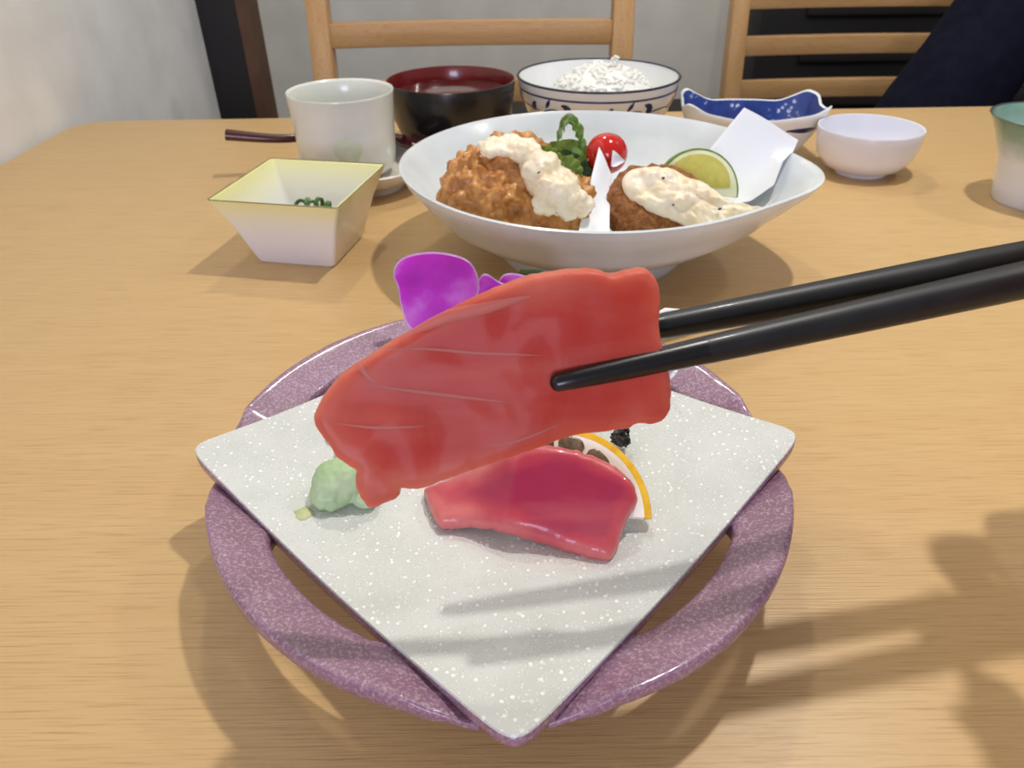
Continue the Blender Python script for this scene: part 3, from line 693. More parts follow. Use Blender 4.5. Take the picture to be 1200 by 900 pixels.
sc = [(cl(592, 178, yC), (0.013, 0.012, 0.0055)), (cl(577, 180, yC-0.002), (0.008, 0.010, 0.0045)), (cl(612, 182, yC-0.004), (0.011, 0.011, 0.006)), (cl(634, 200, yC-0.012), (0.012, 0.014, 0.011)), (cl(648, 216, yC-0.018), (0.014, 0.015, 0.010)), (cl(660, 232, yC-0.020), (0.014, 0.012, 0.009)), (cl(676, 238, yC-0.018), (0.009, 0.009, 0.007)), (cl(640, 236, yC-0.026), (0.008, 0.007, 0.007)), (cl(664, 246, yC-0.024), (0.008, 0.007, 0.005))]
sa = empty('tartar_sauce', (cl(640, 215, yC).x, yC, 0.05)); tag(sa, 'creamy tartar sauce poured over the craggy fried chicken', 'sauce')
sc = [(c+Vector((0, -0.005, 0.0045 if i < 3 else 0.0015)), r) for i, (c, r) in enumerate(sc)]
remesh(sc, 0.0010, sau, 2).build('sauce_body', M_tar, sa, angle=80)
def fleck(root, px, py, y, r):
    c = cl(px, py, y); MB().lathe([(0.0001, -r*0.5), (r, -r*0.2), (r*0.9, r*0.3), (0.0001, r*0.5)], c, 7, lambda a, q: 1+0.4*math.sin(2*a)).build('herb_fleck', M_herb, root)
fleck(sa, 655, 226, yC-0.036, 0.0016); fleck(sa, 660, 224, yC-0.036, 0.0012); fleck(sa, 632, 202, yC-0.030, 0.0010); fleck(sa, 576, 177, yC-0.015, 0.0008)
# small fried scrap behind
o = remesh([(cl(682, 217, BC.y-0.012), (0.007, 0.006, 0.0055)), (cl(672, 220, BC.y-0.012), (0.008, 0.006, 0.008))], 0.0009, lambda v: 0.0008*nz(v, 200), 3).build('fried_scrap', M_fry, None, angle=80)
tag(o, 'small golden fried piece between the salad leaves and the paper divider', 'fried chicken')
# cutlet
yK = BC.y-0.034
KT = (R_(38), 0, 0); KN = Euler(KT).to_matrix() @ Vector((0, 0, 1)); KC = cl(772, 240, yK)
ku = [(KC, (0.031, 0.027, 0.0105), KT), (KC+Vector((-0.010, 0, 0.0))-KN*0.002, (0.021, 0.027, 0.0125), KT), (KC+Vector((0.01, 0, 0))-KN*0.002, (0.023, 0.022, 0.0115), KT)]
o = clampfood(remesh(ku, 0.0013, lambda v: 0.0016*nz(v, 230)+0.0012*(0.5-cells(v, 420))+0.0008*nz(v, 90), 4)).build('fried_cutlet', M_cut, None, angle=80)
tag(o, 'dark brown breaded cutlet half covered in tartar sauce on the right of the plate', 'fried cutlet')
yk = yK-0.010; SP = KC+KN*0.0095
def on_k(px, py):
    d = ray(px, py); return CAMLOC+d*((SP-CAMLOC).dot(KN)/d.dot(KN))
SO = [(729,212),(738,200),(756,196),(776,197),(792,200),(806,208),(822,212),(836,222),(850,232),(872,243),(898,247),(912,252),(900,259),(872,262),(850,268),(826,272),(808,266),(790,258),(766,250),(748,240),(734,228)]
sb = empty('tartar_sauce', (cl(800, 235, yk).x, yk, 0.05)); tag(sb, 'thick tartar sauce heaped on the breaded cutlet before the lime', 'sauce')
def s2t(p, t):
    q_ = p.x-SP.x; e = max(0, 1-t**3)**0.55
    return KN*(e*(0.0095-0.11*max(0, q_-0.005)*0.8+sau(p)*1.9+0.0028*nz(p, 60))-0.0012)
mb = MB(); pillow(mb, [on_k(*q_) for q_ in SO], s2t, lambda p, t: -KN*0.0035*max(0, 1-t**6), on_k(800, 234), 34, 150); clampfood(mb, 0.0012)
mb.build('sauce_body', M_tar, sb, angle=80)
for px, py, r in ((776, 216, 0.0014), (787, 247, 0.0009), (840, 252, 0.0010), (812, 240, 0.0008)):
    c = on_k(px, py); c = c+KN*(0.0062); MB().lathe([(0.0001, -r*0.5), (r, -r*0.2), (r*0.9, r*0.6), (0.0001, r*0.9)], c, 7, lambda a, q: 1+0.4*math.sin(2*a)).build('herb_fleck', M_herb, sb)
# lime wedge slice
M_lrind = noisy('lime_rind', rgb(122, 150, 62), rgb(98, 130, 50), 260, 0.4, 0.3, 0.0005)
M_lpith = noisy('lime_pith', rgb(236, 238, 206), rgb(224, 230, 186), 120, 0.6)
M_lpulp = noisy('lime_pulp', rgb(212, 204, 112), rgb(196, 190, 92), 160, 0.2, 0.3, 0.0008, sss=0.2, sss_scale=0.003)
yL = BC.y-0.006
lm = empty('lime_slice', cl(815, 225, yL)); tag(lm, 'half-round lime slice with green rind propped against the white paper', 'lime')
lc_ = cl(815, 226, yL-0.004); le_ = cl(862, 214, yL); lx = (le_-lc_); lr = lx.length; lx.normalize(); lyv = Vector((-0.10, 0.35, 0.93)); lyv = (lyv-lx*lyv.dot(lx)).normalized()
citrus(lm, lc_, lx, lyv, lr*1.02, 0.0035, -0.35, PI, M_lrind, M_lpith, M_lpulp, 1, 0.05, 0.13, 0.0003)
# cherry tomato
M_tom = noisy('tomato_skin', rgb(204, 34, 24), rgb(184, 22, 18), 30, 0.14, sss=0.15, sss_scale=0.004, coat=0.3)
tc_ = cl(711, 180, BC.y+0.018); to = empty('cherry_tomato', tc_); tag(to, 'red cherry tomato among the salad on the large plate', 'tomato')
MB().lathe([(0.0002, -0.0122)]+[(0.0132*math.sin(PI*k/20)**0.92, -0.0125*math.cos(PI*k/20)) for k in range(1, 20)]+[(0.0002, 0.0122)], tc_, 40).build('fruit', M_tom, to, angle=80)
# salad leaves
M_let = noisy('lettuce', rgb(146, 182, 92), rgb(98, 142, 58), 90, 0.4, 0.3, 0.001, sss=0.1, sss_scale=0.002)
M_letd = noisy('dark_salad_leaf', rgb(84, 116, 74), rgb(58, 84, 56), 90, 0.4, 0.3, 0.001)
M_letp = noisy('pale_stem', rgb(196, 212, 166), rgb(150, 186, 110), 90, 0.4)
yS = BC.y+0.022
def strip_leaf(pts, y0, y1, wd, m, label, name='salad_leaf'):
    P = resample([cl(px, py, y0+(y1-y0)*i/(len(pts)-1)) for i, (px, py) in enumerate(pts)], 40, False)
    mb = MB(); rows = []
    for i, p in enumerate(P):
        t = (P[min(i+1, 39)]-P[max(i-1, 0)]).normalized(); s = t.cross(Vector((0.2, -1, 0.3))).normalized(); n = s.cross(t)
        w_ = wd*math.sin(PI*(0.06+0.9*i/39))**0.6; rows.append([p+s*w_*k+n*(0.0022*math.sin(i*0.9+k*2)*abs(k)+0.002*k*k) for k in (-1, -.6, -.2, .2, .6, 1)])
    th = Vector((0, -0.0005, 0.0003)); rings = [r+[q-th for q in reversed(r)] for r in rows]
    o = mb.rings(rings).build(name, m, None, angle=80); tag(o, label, 'salad leaf', 'salad leaves on the large plate'); return o
strip_leaf([(665,218),(672,196),(660,184),(640,182),(626,176)], yS-0.012, yS, 0.0095, M_let, 'broad green salad leaf beside the sauced fried chicken')
strip_leaf([(690,204),(676,196),(660,190),(646,190),(636,182)], yS-0.01, yS-0.004, 0.0075, M_letd, 'dark folded salad leaf lying over the broad green one')
strip_leaf([(692,184),(676,178),(662,176),(644,176)], yS+0.004, yS+0.008, 0.007, M_let, 'small green salad leaf under the curled sprout')
strip_leaf([(684,212),(690,204),(694,194),(690,186)], yS-0.012, yS, 0.0075, M_letd, 'dark green salad leaf next to the paper divider')
strip_leaf([(668,205),(664,212),(672,216),(680,214)], yS-0.018, yS-0.014, 0.005, M_let, 'green salad leaf end above the small fried piece')
strip_leaf([(688,182),(682,166),(678,150),(668,138),(660,142),(655,156),(652,172)], yS+0.004, yS+0.016, 0.0022, M_letp, 'pale curled sprout arching over the salad')
strip_leaf([(680,168),(676,152),(669,140),(662,142),(659,150)], yS+0.004, yS+0.014, 0.0028, M_let, 'green leaf loop rising against the plate rim')
strip_leaf([(650,200),(648,190),(640,182),(630,178)], yC-0.002, yC+0.004, 0.006, M_let, 'bright green salad leaf edge rising beside the sauce')
strip_leaf([(672,214),(670,202),(664,194),(654,190)], yC+0.004, yC+0.008, 0.0065, M_let, 'ruffled green salad leaf in front of the tomato')
strip_leaf([(606,174),(612,170),(618,168)], yC-0.004, yC, 0.0026, M_letd, 'tiny green leaf poking from the sauce top')
# papers
M_pap = mat('greaseproof_paper', rgb(240, 244, 250), 0.6, sss=0.0, trans=0.0)
def sheet(name, cs, y_, label, m=M_pap, parent=None, sag=0.003):
    P = [cl(px, py, y) for (px, py), y in zip(cs, y_)]
    def fn(u, v):
        p = (P[0]*(1-u)+P[1]*u)*(1-v)+(P[3]*(1-u)+P[2]*u)*v
        p = p+Vector((0, 1, -0.6))*sag*math.sin(PI*v)*1.0+Vector((0, -0.4, 0.5))*0.0012*math.sin(5*u+3*v)
        p.z = max(p.z, bigz(p.x, p.y)+0.0012); return p
    n = 20; a = MB().grid(fn, n, n); b = [Vector(q)+Vector((0, 0.00018, -0.00012)) for q in a.v]; k = n*n
    fs = list(a.f)+[tuple(reversed([i+k for i in f])) for f in a.f]
    per = list(range(n))+[j*n+n-1 for j in range(1, n)]+[(n-1)*n+i for i in range(n-2, -1, -1)]+[j*n for j in range(n-2, 0, -1)]
    fs += [(per[i], per[(i+1) % len(per)], per[(i+1) % len(per)]+k, per[i]+k) for i in range(len(per))]
    o = MB().add(a.v+b, fs).build(name, m, parent, angle=80)
    if label: tag(o, label, 'paper')
    return o
sheet('paper_sheet', [(872, 126), (936, 163), (898, 262), (800, 215)], [BC.y+0.030, BC.y+0.008, BC.y-0.022, BC.y+0.018], 'square white paper sheet standing up behind the lime slice')
pd = empty('paper_divider', cl(700, 230, yK)); tag(pd, 'narrow folded white paper between the fried chicken and the cutlet', 'paper')
sheet('fold', [(702, 172), (717, 204), (714, 280), (676, 280)], [BC.y-0.006, BC.y-0.012, yK-0.034, yK-0.034], None, M_pap, pd)
sheet('fold', [(718, 176), (733, 188), (722, 196), (716, 194)], [BC.y-0.002, BC.y-0.002, BC.y-0.006, BC.y-0.006], None, M_pap, pd, 0.0005)

# ------------------------------------------------------------------ bowls and cups
def off(c, z=0): return (c.x, c.y, z)
# teacup on its saucer with a spoon
CC = atD(398, 104, 0.590); CC = Vector((CC.x, 0.590, 0)); crz = atD(398, 105, 0.590).z
sv = MB().lathe([(0.0005, 0.003), (0.026, 0.003), (0.027, 0.0), (0.031, 0.0), (0.032, 0.004), (0.044, 0.010), (0.053, 0.0185), (0.0545, 0.0205), (0.0535, 0.0215), (0.050, 0.0195), (0.040, 0.0125), (0.028, 0.0085), (0.0005, 0.0080)], (CC.x+0.012, CC.y-0.002, 0), 72).build('saucer', M_saucer, None, angle=45, origin=None)
tag(sv, 'pale saucer under the pearly teacup', 'saucer')
rw = 125*((CC.y)*math.cos(R_(PITCH))+(0.2-crz)*math.sin(R_(PITCH)))/F/2
cup = empty('teacup', off(CC, 0.0085)); tag(cup, 'white pearly handleless cup standing on the saucer', 'cup')
zb = 0.0085
def cp(r, t): return (rw*r, zb+(crz-zb)*t)
MB().lathe([(0.0005, zb+0.002), cp(.50, 0.03), cp(.52, 0), cp(.58, 0), cp(.61, .03), cp(.80, .07), cp(.90, .15), cp(.935, .28), cp(.95, .55), cp(.975, .85), cp(.995, .97), cp(1.0, .99), cp(.99, 1.0), cp(.965, .995), cp(.94, .97), cp(.915, .80), cp(.89, .5), cp(.86, .25), cp(.70, .12), (0.0005, zb+0.006)], off(CC), 80).build('cup_body', M_pearl, cup, angle=50)
M_gr = noisy('green_glaze_blush', rgb(190, 202, 172), rgb(206, 212, 196), 60, 0.2, coat=0.3)
a0 = math.atan2(-1.0, 0.22)
def cupsurf(a, t): r = rw*(0.92+0.075*t)+0.0003; return Vector((CC.x+r*math.cos(a), CC.y+r*math.sin(a), zb+(crz-zb)*t))
pts = [(a0+0.26*math.cos(b)*(1+0.15*math.sin(3*b)), 0.42+0.17*math.sin(b)) for b in (2*PI*k/30 for k in range(30))]
mb = MB(); vs = [cupsurf(a0, 0.42)]
for t in (0.35, 0.7, 1.0): vs += [cupsurf(a0+(a-a0)*t, 0.42+(z-0.42)*t)-(Vector((math.cos(a0), math.sin(a0), 0))*0.0004 if t == 1 else Vector()) for a, z in pts]
fs = [(0, 1+j, 1+(j+1) % 30) for j in range(30)]+[(1+i*30+j, 1+(i+1)*30+j, 1+(i+1)*30+(j+1) % 30, 1+i*30+(j+1) % 30) for i in range(2) for j in range(30)]
mb.add(vs, fs).build('green_spot', M_gr, cup, angle=80)
M_spoon = noisy('red_brown_lacquer', rgb(74, 28, 26), rgb(60, 22, 20), 30, 0.3, coat=0.3)
sp0 = at(265, 158, 0.035); sp1 = at(333, 166, 0.027); sp3 = Vector((CC.x+0.040, CC.y+0.036, 0.0245)); sp2 = Vector((CC.x-0.01, CC.y+0.048, 0.024))
spn = empty('spoon', off(sp2, 0.02)); tag(spn, 'dark red-brown lacquered spoon lying on the saucer behind the pearly cup', 'spoon')
P = resample([sp0, sp1, sp2, sp3], 30, False)
MB().tube([p+Vector((0, 0, 0.0015*math.sin(PI*i/29)*2)) for i, p in enumerate(P)], [0.0056-0.0016*math.sin(PI*i/29) for i in range(30)], 14, 0.8).build('handle', M_spoon, spn, angle=70)
dv = (sp3-sp2).normalized(); sv_ = dv.cross(Vector((0, 0, 1))).normalized()
cen = sp3+dv*0.017+Vector((0, 0, -0.001)); rings = []
for (k, dz) in ((0.02, -0.0050), (0.5, -0.0045), (0.85, -0.002), (1.0, 0.0015), (0.96, 0.0022), (0.8, -0.0004), (0.45, -0.0028), (0.02, -0.0034)):
    rings.append([cen+dv*0.024*k*math.cos(a)+sv_*0.0185*k*math.sin(a)+Vector((0, 0, dz)) for a in (2*PI*j/32 for j in range(32))])
MB().rings(rings).build('bowl', M_spoon, spn, angle=70)
# square bowl
zr = 0.046
cor = [at(240, 235, zr), at(398, 245, zr), at(450, 192, zr), at(318, 185, zr)]
sqc = sum(cor, Vector())/4; ex = ((cor[1]-cor[0])+(cor[2]-cor[3])); sa_ = math.atan2(ex.y, ex.x); hs = sum((c-sqc).length for c in cor)/4/math.sqrt(2)
sqb = empty('square_bowl', (sqc.x, sqc.y, 0)); tag(sqb, 'square flared bowl, white outside fading to pale yellow at the rim', 'bowl')
M_yel = mat('yellow_fade_glaze', rgb(230, 230, 220), 0.2, coat=0.4)
tcn = nd(M_yel, 'ShaderNodeTexCoord'); sx = nd(M_yel, 'ShaderNodeSeparateXYZ'); lk(M_yel, tcn.outputs['Object'], sx.inputs[0])
mr_ = nd(M_yel, 'ShaderNodeMapRange'); mr_.inputs[1].default_value = 0.016; mr_.inputs[2].default_value = zr; lk(M_yel, sx.outputs[2], mr_.inputs[0])
setcol(M_yel, ramp(M_yel, mr_.outputs[0], [(0.0, rgb(232, 232, 236)), (0.45, rgb(228, 228, 214)), (1.0, rgb(230, 227, 162))]))
def sring(h, z, rnd_=0.08, n=12):
    out = []
    r = h*rnd_+0.0006
    for sx_, sy_, b in ((1, 1, 0), (-1, 1, 90), (-1, -1, 180), (1, -1, 270)):
        for k in range(n):
            a = R_(b+90*k/(n-1)); x = sx_*(h-r)+r*math.cos(a); y = sy_*(h-r)+r*math.sin(a)
            out.append(Vector((sqc.x+x*math.cos(sa_)-y*math.sin(sa_), sqc.y+x*math.sin(sa_)+y*math.cos(sa_), z)))
    return out
MB().rings([sring(0.019, 0.003), sring(0.020, 0.0), sring(0.0245, 0.0), sring(0.0262, 0.0015), sring(hs*0.82, 0.028, 0.05), sring(hs-0.0005, zr-0.0006, 0.03), sring(hs-0.0008, zr, 0.03), sring(hs-0.0026, zr-0.0002, 0.03), sring(hs*0.80-0.002, 0.028, 0.08), sring(0.0235, 0.007, 0.3), sring(0.018, 0.005, 0.5), sring(0.001, 0.0048, 0.5)]).build('bowl_body', M_yel, sqb, angle=35)
M_rimb = mat('brown_rim_glaze', rgb(120, 100, 70), 0.25)
rr0 = sring(hs-0.0006, zr+0.0001, 0.03)
rim = []
for i, p in enumerate(rr0): d = (p-Vector((sqc.x, sqc.y, p.z))).normalized(); rim.append([p+d*0.00045*math.cos(a)+Vector((0, 0, 0.00035*math.sin(a))) for a in (0, PI/2, PI, 1.5*PI)])
MB().rings(rim, closed=True).build('rim_line', M_rimb, sqb, angle=80)
M_oni = noisy('green_onion', rgb(52, 92, 44), rgb(78, 118, 58), 200, 0.4)
M_food = noisy('pale_food', rgb(226, 220, 204), rgb(206, 196, 176), 120, 0.5)
fz = 0.027
o = remesh([((sqc.x+0.008, sqc.y-0.004, 0.018), (0.022, 0.020, 0.008)), ((sqc.x+0.002, sqc.y+0.003, 0.019), (0.016, 0.016, 0.007))], 0.0016, lambda v: 0.0007*nz(v, 160), 3).build('side_dish', M_food); tag(o, 'pale food in the bottom of the square bowl', 'food')
k_ = 0
for px, py, dy, nm in ((353, 238, 0, 'leftmost green onion ring in the square bowl'), (366, 239, -0.002, 'green onion ring near the middle of the square bowl'), (374, 236, 0.001, 'upright green onion ring in the square bowl'), (384, 240, -0.003, 'rightmost green onion ring near the square bowl corner'), (360, 236, 0.005, 'green onion ring behind the others in the square bowl')):
    c = atD(px, py+3, sqc.y-0.010+dy); e = Euler((0.9+0.35*k_, 0.3*k_, 0.6*k_)).to_matrix(); k_ += 1
    rings = []
    for i in range(20):
        a = 2*PI*i/20; d = e @ Vector((math.cos(a), math.sin(a), 0)); ax = e @ Vector((0, 0, 1))
        rings.append([c+d*0.0034+ax*0.0016, c+d*0.0042+ax*0.0012, c+d*0.0042-ax*0.0012, c+d*0.0034-ax*0.0016, c+d*0.0022])
    o = MB().rings(rings, closed=True).build('green_onion_ring', M_oni); tag(o, nm, 'green onion', 'green onion rings in the square bowl')

# soup bowl
mc = atD(528, 92, 0.685); mcz = mc.z; mr = 151*(0.685*math.cos(R_(PITCH))+(0.2-mcz)*math.sin(R_(PITCH)))/F/2
M_lacq = noisy('black_bowl_lacquer', rgb(22, 20, 22), rgb(28, 26, 27), 40, 0.28, coat=0.3)
M_red = noisy('red_lacquer', rgb(112, 26, 26), rgb(98, 20, 22), 40, 0.25, coat=0.4)
M_soup = noisy('red_brown_soup', rgb(80, 24, 22), rgb(64, 18, 18), 30, 0.06, coat=0.5)
sbw = empty('soup_bowl', (mc.x, 0.685, 0)); tag(sbw, 'black lacquered soup bowl with a red inside', 'bowl')
def q(r, t): return (mr*r, mcz*t)
MB().lathe([(0.0005, 0.006), q(.42, .09), q(.44, 0), q(.50, 0), q(.51, .10), q(.64, .13), q(.84, .28), q(.945, .52), q(.985, .80), q(1.0, .985), q(.995, 1.0), q(.985, 1.0)], (mc.x, 0.685, 0), 80, cap1=False).build('shell', M_lacq, sbw, angle=50)
MB().lathe([q(.985, 1.0), q(.975, .985), q(.965, .82), q(.92, .55), q(.80, .33), q(.58, .20), (0.0005, mcz*0.16)], (mc.x, 0.685, 0), 80, cap0=False).build('lining', M_red, sbw, angle=60)
su = MB().lathe([(0.0005, mcz*0.80), (mr*0.93, mcz*0.80), (mr*0.944, mcz*0.805), (mr*0.944, mcz*0.795), (mr*0.90, mcz*0.6), (0.0005, mcz*0.6)], (mc.x, 0.685, 0), 64).build('soup', M_soup, None, angle=40); tag(su, 'dark red-brown soup filling the black bowl', 'soup')

# rice bowl
YR = 0.715
rc = atD(701, 87, YR); rz = rc.z; r_r = 190*(YR*math.cos(R_(PITCH))+(0.2-rz)*math.sin(R_(PITCH)))/F/2
M_blue = noisy('cobalt_blue', rgb(36, 48, 110), rgb(24, 34, 88), 120, 0.25, coat=0.3)
M_rimd = mat('dark_rim_glaze', rgb(30, 28, 52), 0.3)
rb = empty('rice_bowl', (rc.x, YR, 0)); tag(rb, 'white bowl with blue painted scrolls and dark rim, holding rice', 'bowl')
RP = [(.36, 0), (.41, 0), (.42, .09), (.58, .14), (.76, .28), (.88, .48), (.955, .72), (.985, .90), (1.0, .99), (.995, 1.005), (.975, .995)]
RI = [(.96, .90), (.93, .74), (.85, .52), (.70, .32), (.50, .20), (.001, .15)]
MB().lathe([(0.0005, rz*0.06), (r_r*.34, rz*.06)]+[(r_r*a, rz*b) for a, b in RP+RI], (rc.x, YR, 0), 96).build('bowl_body', M_white, rb, angle=50)
def rbs(a, t, o_=0.0003):
    pr = RP[2:9]
    for (r0, t0), (r1, t1) in zip(pr, pr[1:]):
        if t <= t1: r = r0+(r1-r0)*(t-t0)/(t1-t0); break
    else: r = 1.0
    r = r*r_r+o_; return Vector((rc.x+r*math.cos(a), YR+r*math.sin(a), rz*t))
n = 96
MB().rings([[Vector((rc.x+(r_r*0.990+0.0014*math.cos(b))*math.cos(a), YR+(r_r*0.990+0.0014*math.cos(b))*math.sin(a), rz*0.998+0.0010*math.sin(b))) for b in (0, 1.05, 2.1, 3.14, 4.2, 5.2)] for a in (2*PI*k/n for k in range(n))], closed=True).build('rim_line', M_rimd, rb, angle=80)
MB().rings([[rbs(a, t, o_) for t, o_ in ((0.835, -0.0002), (0.84, 0.0004), (0.865, 0.0004), (0.87, -0.0002))] for a in (2*PI*k/n for k in range(n))], closed=True).build('painted_band', M_blue, rb, angle=80)
def stroke(pts, ws, nm='painted_scroll'):
    P = resample([Vector((a, 0.59+(t-.40)*.66, 0)) for a, t in pts], 24, False); rings = []
    W_ = resample([Vector((i, w_, 0)) for i, w_ in enumerate(ws)], 24, False)
    for i, p in enumerate(P):
        d = (P[min(i+1, 23)]-P[max(i-1, 0)]); d = Vector((d.x*r_r, d.y*rz, 0)).normalized(); nn = Vector((-d.y/r_r, d.x/rz, 0)); w_ = max(W_[i].y, 0.00015)
        rings.append([rbs((p+nn*w_*k).x, (p+nn*w_*k).y, o_) for k, o_ in ((-1, -0.0002), (-1, 0.0003), (0, 0.0004), (1, 0.0003), (1, -0.0002))])
    MB().rings(rings).build(nm, M_blue, rb, angle=80)
FA = -PI/2
for k in range(6):
    b = FA-0.22+k*PI/3
    stroke([(b-0.34, .44), (b-0.10, .50), (b+0.10, .50), (b+0.34, .46)], [0.0004, 0.0007, 0.0007, 0.0004])
    stroke([(b-0.33, .68), (b-0.27, .64), (b-0.24, .55), (b-0.27, .44), (b-0.36, .40)], [0.0006, 0.0028, 0.0034, 0.0018, 0.0005])
    stroke([(b+0.30, .66), (b+0.27, .58), (b+0.23, .50), (b+0.16, .46)], [0.0010, 0.0026, 0.0030, 0.0006])
    stroke([(b+0.36, .36), (b+0.46, .48), (b+0.60, .55), (b+0.70, .52)], [0.0003, 0.0006, 0.0006, 0.0003])
    stroke([(b+0.56, .78), (b+0.53, .68), (b+0.48, .56)], [0.0003, 0.0018, 0.0004])
M_rice = noisy('cooked_rice', rgb(240, 240, 234), rgb(230, 230, 222), 90, 0.45, sss=0.2, sss_r=(1, 1, 1), sss_scale=0.003)
mb = MB(); cx, cy = rc.x+0.004, YR-0.004
def moundz(x, y): d = math.hypot((x-cx)/(r_r*0.66), (y-cy)/(r_r*0.66)); return rz*(0.66+0.47*max(0, 1-d**3)**0.9)+0.002*nz((x, y, 0), 70)
g = MB().lathe([(r_r*0.83, rz*0.60)]+[(r_r*(0.80-0.8*k/9)+0.0003, 0) for k in range(10)], (0, 0, 0), 48)
vs = []
for i, (x, y, z) in enumerate(g.v): X, Y = rc.x+x, YR+y; vs.append(Vector((X, Y, rz*0.60 if i < 48 else moundz(X, Y)-0.0002)))
mb.add(vs, g.f); rnd = random.Random(11)
def grain(c, a, b, L=0.0036, r=0.0016):
    d = Vector((math.cos(a)*math.cos(b), math.sin(a)*math.cos(b), math.sin(b))); mb.tube([c-d*L, c-d*L*0.7, c, c+d*L*0.7, c+d*L], [r*0.3, r*0.8, r, r*0.8, r*0.3], 6)
for k in range(420):
    a = rnd.uniform(0, 2*PI); r = r_r*0.70*math.sqrt(rnd.random()); x, y = cx+r*math.cos(a), cy+r*math.sin(a); grain(Vector((x, y, moundz(x, y)+rnd.uniform(-0.0016, 0.0004))), rnd.uniform(0, 6.28), rnd.uniform(-0.5, 0.5))
for k in range(5): pz = atD(714+k*2.2, 76-k*2.0-(k == 4)*1, YR-0.005); grain(pz, 0.5+k*0.8, 0.4)
ri = mb.build('cooked_rice', M_rice, None, angle=80); tag(ri, 'mound of white cooked rice in the blue painted bowl', 'rice', kind='stuff')

# blue and white boat dish
YB = 0.665
bd0 = atD(879, 127, YB); 
bw = mat('boat_dish_inside', rgb(40, 62, 140), 0.2, coat=0.4); v = coords(bw); f = noise_tex(bw, v, 55, 3); vv = nd(bw, 'ShaderNodeTexVoronoi'); vv.inputs['Scale'].default_value = 210; lk(bw, v, vv.inputs['Vector'])
msk = ramp(bw, f, [(0.56, (0, 0, 0, 1)), (0.62, (1, 1, 1, 1))]); dot = ramp(bw, vv.outputs['Distance'], [(0.30, (1, 1, 1, 1)), (0.45, (0, 0, 0, 1))]); both = mixc(bw, 1.0, msk, dot, 'MULTIPLY')
setcol(bw, mixc(bw, both, ramp(bw, f, [(0.3, rgb(34, 52, 122)), (0.7, rgb(52, 78, 158))]), rgb(214, 222, 236)))
bdsh = empty('boat_dish', (bd0.x, YB, 0)); tag(bdsh, 'boat-shaped white dish with wavy rim and deep blue inside', 'dish')
hx, hy, zrim = 0.060, 0.034, 0.040; byaw = R_(-6)
def bring(kx, ky, z, lift, nb=72, inn=0.0):
    out = []
    for k in range(nb):
        a = 2*PI*k/nb; ca, sa2 = math.cos(a), math.sin(a); ex_ = 0.55
        x = math.copysign(abs(ca)**ex_, ca)*(hx*kx-inn); y = math.copysign(abs(sa2)**ex_, sa2)*(hy*ky-inn)
        cornr = (abs(ca*sa2)*2)**2; ends = abs(x/hx)**3
        x += 0.009*kx*kx*max(0, ca)*max(0, -sa2)*1.6
        zz = z+lift*(0.014*ends*(0.4+0.6*cornr)-0.005+0.0018*math.sin(a*9)*(1-cornr)*0.6+(0.004 if y > 0 else 0)*ends)
        out.append(Vector((bd0.x+x*math.cos(byaw)-y*math.sin(byaw), YB+x*math.sin(byaw)+y*math.cos(byaw), zz)))
    return out
MB().rings([bring(.60, .50, 0.002, 0), bring(.62, .52, 0, 0), bring(.68, .58, 0, 0), bring(.70, .60, 0.004, 0), bring(.84, .78, 0.018, .35), bring(.96, .95, 0.033, .85), bring(1, 1, zrim, 1), bring(1, 1, zrim+0.0012, 1, inn=0.0008), bring(1, 1, zrim+0.0006, 1, inn=0.0024)], cap1=False).build('shell', M_white, bdsh, angle=60)
MB().rings([bring(1, 1, zrim+0.0006, 1, inn=0.0024), bring(.97, .95, zrim-0.003, .95, inn=0.0022), bring(.90, .86, 0.026, .6, inn=0.002), bring(.76, .68, 0.013, .2, inn=0.002), bring(.55, .48, 0.0075, 0), bring(.02, .02, 0.0065, 0)], cap0=False).build('lining', bw, bdsh, angle=60)
for px, s_ in ((826, 1), (934, -1)):
    c = at(px, 146, 0.018); fr = [atD(px-14, 144, 0.0), ]
    # painted leaf on the outside wall: follow the wall between two rings
    r0, r1 = bring(.84, .78, 0.018, .35), bring(.96, .95, 0.033, .85)
    def wallp(i, t, o_=0.0004):
        p = r0[int(i) % 72].lerp(r0[(int(i)+1) % 72], i % 1).lerp(r1[int(i) % 72].lerp(r1[(int(i)+1) % 72], i % 1), t); d = Vector((p.x-bd0.x, (p.y-YB)*2, -0.01)).normalized(); return p+d*o_
    i0 = 46 if s_ > 0 else 60
    rings = []
    for k in range(12):
        u = k/11; i = i0+s_*(-3+6.5*u); w_ = 0.16*math.sin(PI*(0.05+0.9*u))**0.7; t = 0.55-0.35*u*s_*0.5
        rings.append([wallp(i, t-w_, -0.0002), wallp(i, t-w_), wallp(i, t+w_), wallp(i, t+w_, -0.0002)])
    MB().rings(rings).build('painted_leaf', M_blue, bdsh, angle=80)

# small white dish
YD = 0.605
dd = atD(1021, 148, YD); dz = dd.z; dr = 118*(YD*math.cos(R_(PITCH))+(0.2-dz)*math.sin(R_(PITCH)))/F/2
sd_ = empty('small_dish', (dd.x, YD, 0)); tag(sd_, 'small plain white deep dish between the boat dish and the green cup', 'dish')
def q2(r, t): return (dr*r, dz*t)
rf2 = lambda a, r: 1+0.02*(r/dr)**2*math.cos(2*(a-0.4))
MB().lathe([(0.0005, .002), q2(.42, .05), q2(.43, 0), q2(.50, 0), q2(.51, .07), q2(.76, .18), q2(.92, .42), q2(.98, .72), q2(1.0, .97), q2(.993, 1.0), q2(.965, .995), q2(.95, .72), q2(.88, .42), q2(.68, .22), (0.0005, dz*.16)], (dd.x, YD, 0), 72, rf2).build('dish_body', M_lav, sd_, angle=50)

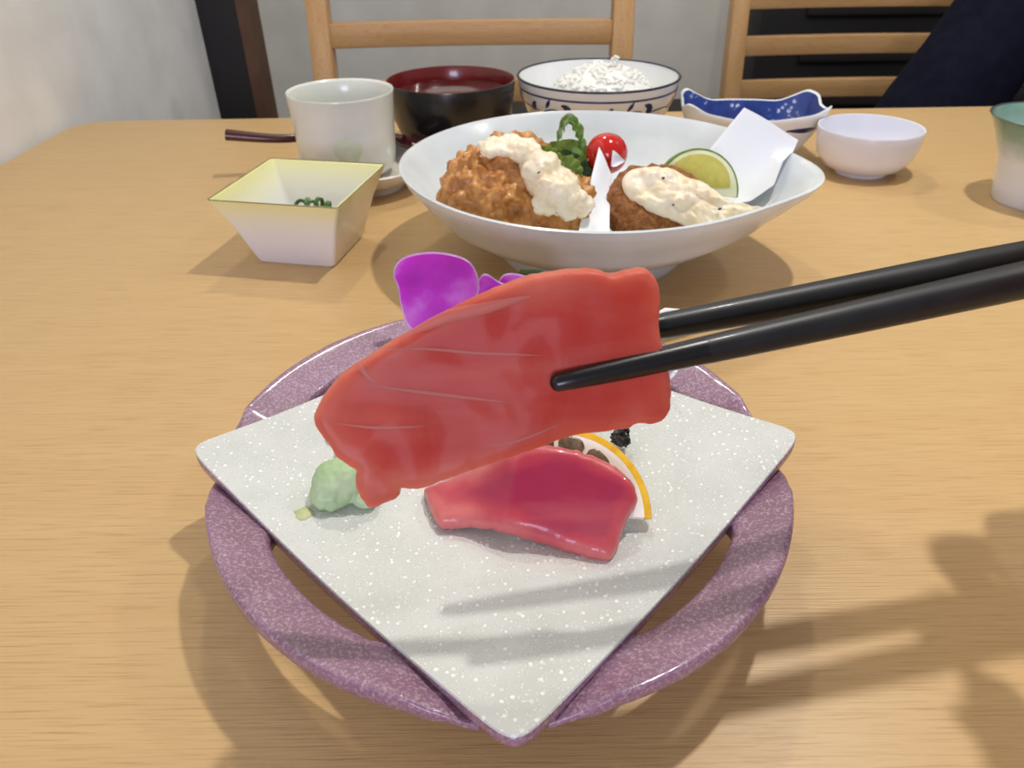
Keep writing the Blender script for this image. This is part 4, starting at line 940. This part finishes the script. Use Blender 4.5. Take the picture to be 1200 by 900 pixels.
# green rimmed cup at the right edge
M_gc = mat('green_fade_glaze', rgb(230, 234, 236), 0.2, coat=0.4)
tcn = nd(M_gc, 'ShaderNodeTexCoord'); sx = nd(M_gc, 'ShaderNodeSeparateXYZ'); lk(M_gc, tcn.outputs['Object'], sx.inputs[0])
nn_ = noise_tex(M_gc, tcn.outputs['Object'], 60, 4); ad = nd(M_gc, 'ShaderNodeMath', operation='MULTIPLY_ADD'); lk(M_gc, nn_, ad.inputs[0]); ad.inputs[1].default_value = 0.012; lk(M_gc, sx.outputs[2], ad.inputs[2])
mr2 = nd(M_gc, 'ShaderNodeMapRange'); mr2.inputs[1].default_value = 0.0; mr2.inputs[2].default_value = 0.075; lk(M_gc, ad.outputs[0], mr2.inputs[0])
setcol(M_gc, ramp(M_gc, mr2.outputs[0], [(0.50, rgb(226, 230, 240)), (0.72, rgb(142, 172, 160)), (0.95, rgb(92, 132, 116))]))
bl = at(1163, 245, 0); GY = 0.532; gz = atD(1162, 139, GY).z; gxr = atD(1162, 139, GY).x; r_b = 0.0275; gx = bl.x+r_b+0.010; g_r = gx-gxr-0.0055
gcup = empty('green_cup', (gx, GY, 0)); tag(gcup, 'white cup fading to green at its flared rim, cut by the right edge', 'cup')
MB().lathe([(0.0005, 0.003), (r_b*0.80, 0.003), (r_b*0.84, 0.0), (r_b*0.95, 0.0), (r_b, 0.002), (r_b*1.06, gz*0.2), (r_b*1.15, gz*0.5), (g_r*0.86, gz*0.8), (g_r*0.95, gz*0.93), (g_r, gz*0.995), (g_r*0.992, gz), (g_r*0.965, gz*0.992), (g_r*0.90, gz*0.90), (g_r*0.80, gz*0.75), (r_b*1.06, gz*0.45), (r_b*0.96, gz*0.18), (r_b*0.8, 0.008), (0.0005, 0.007)], (gx, GY, 0), 72).build('cup_body', M_gc, gcup, angle=50)
M_gr2 = mat('dark_green_rim', rgb(70, 74, 66), 0.3)
MB().rings([[Vector((gx+(g_r*0.993+0.0009*math.cos(b))*math.cos(a), GY+(g_r*0.993+0.0009*math.cos(b))*math.sin(a), gz+0.0005*math.sin(b))) for b in (0, 1.57, 3.14, 4.7)] for a in (2*PI*k/72 for k in range(72))], closed=True).build('rim_line', M_gr2, gcup, angle=80)
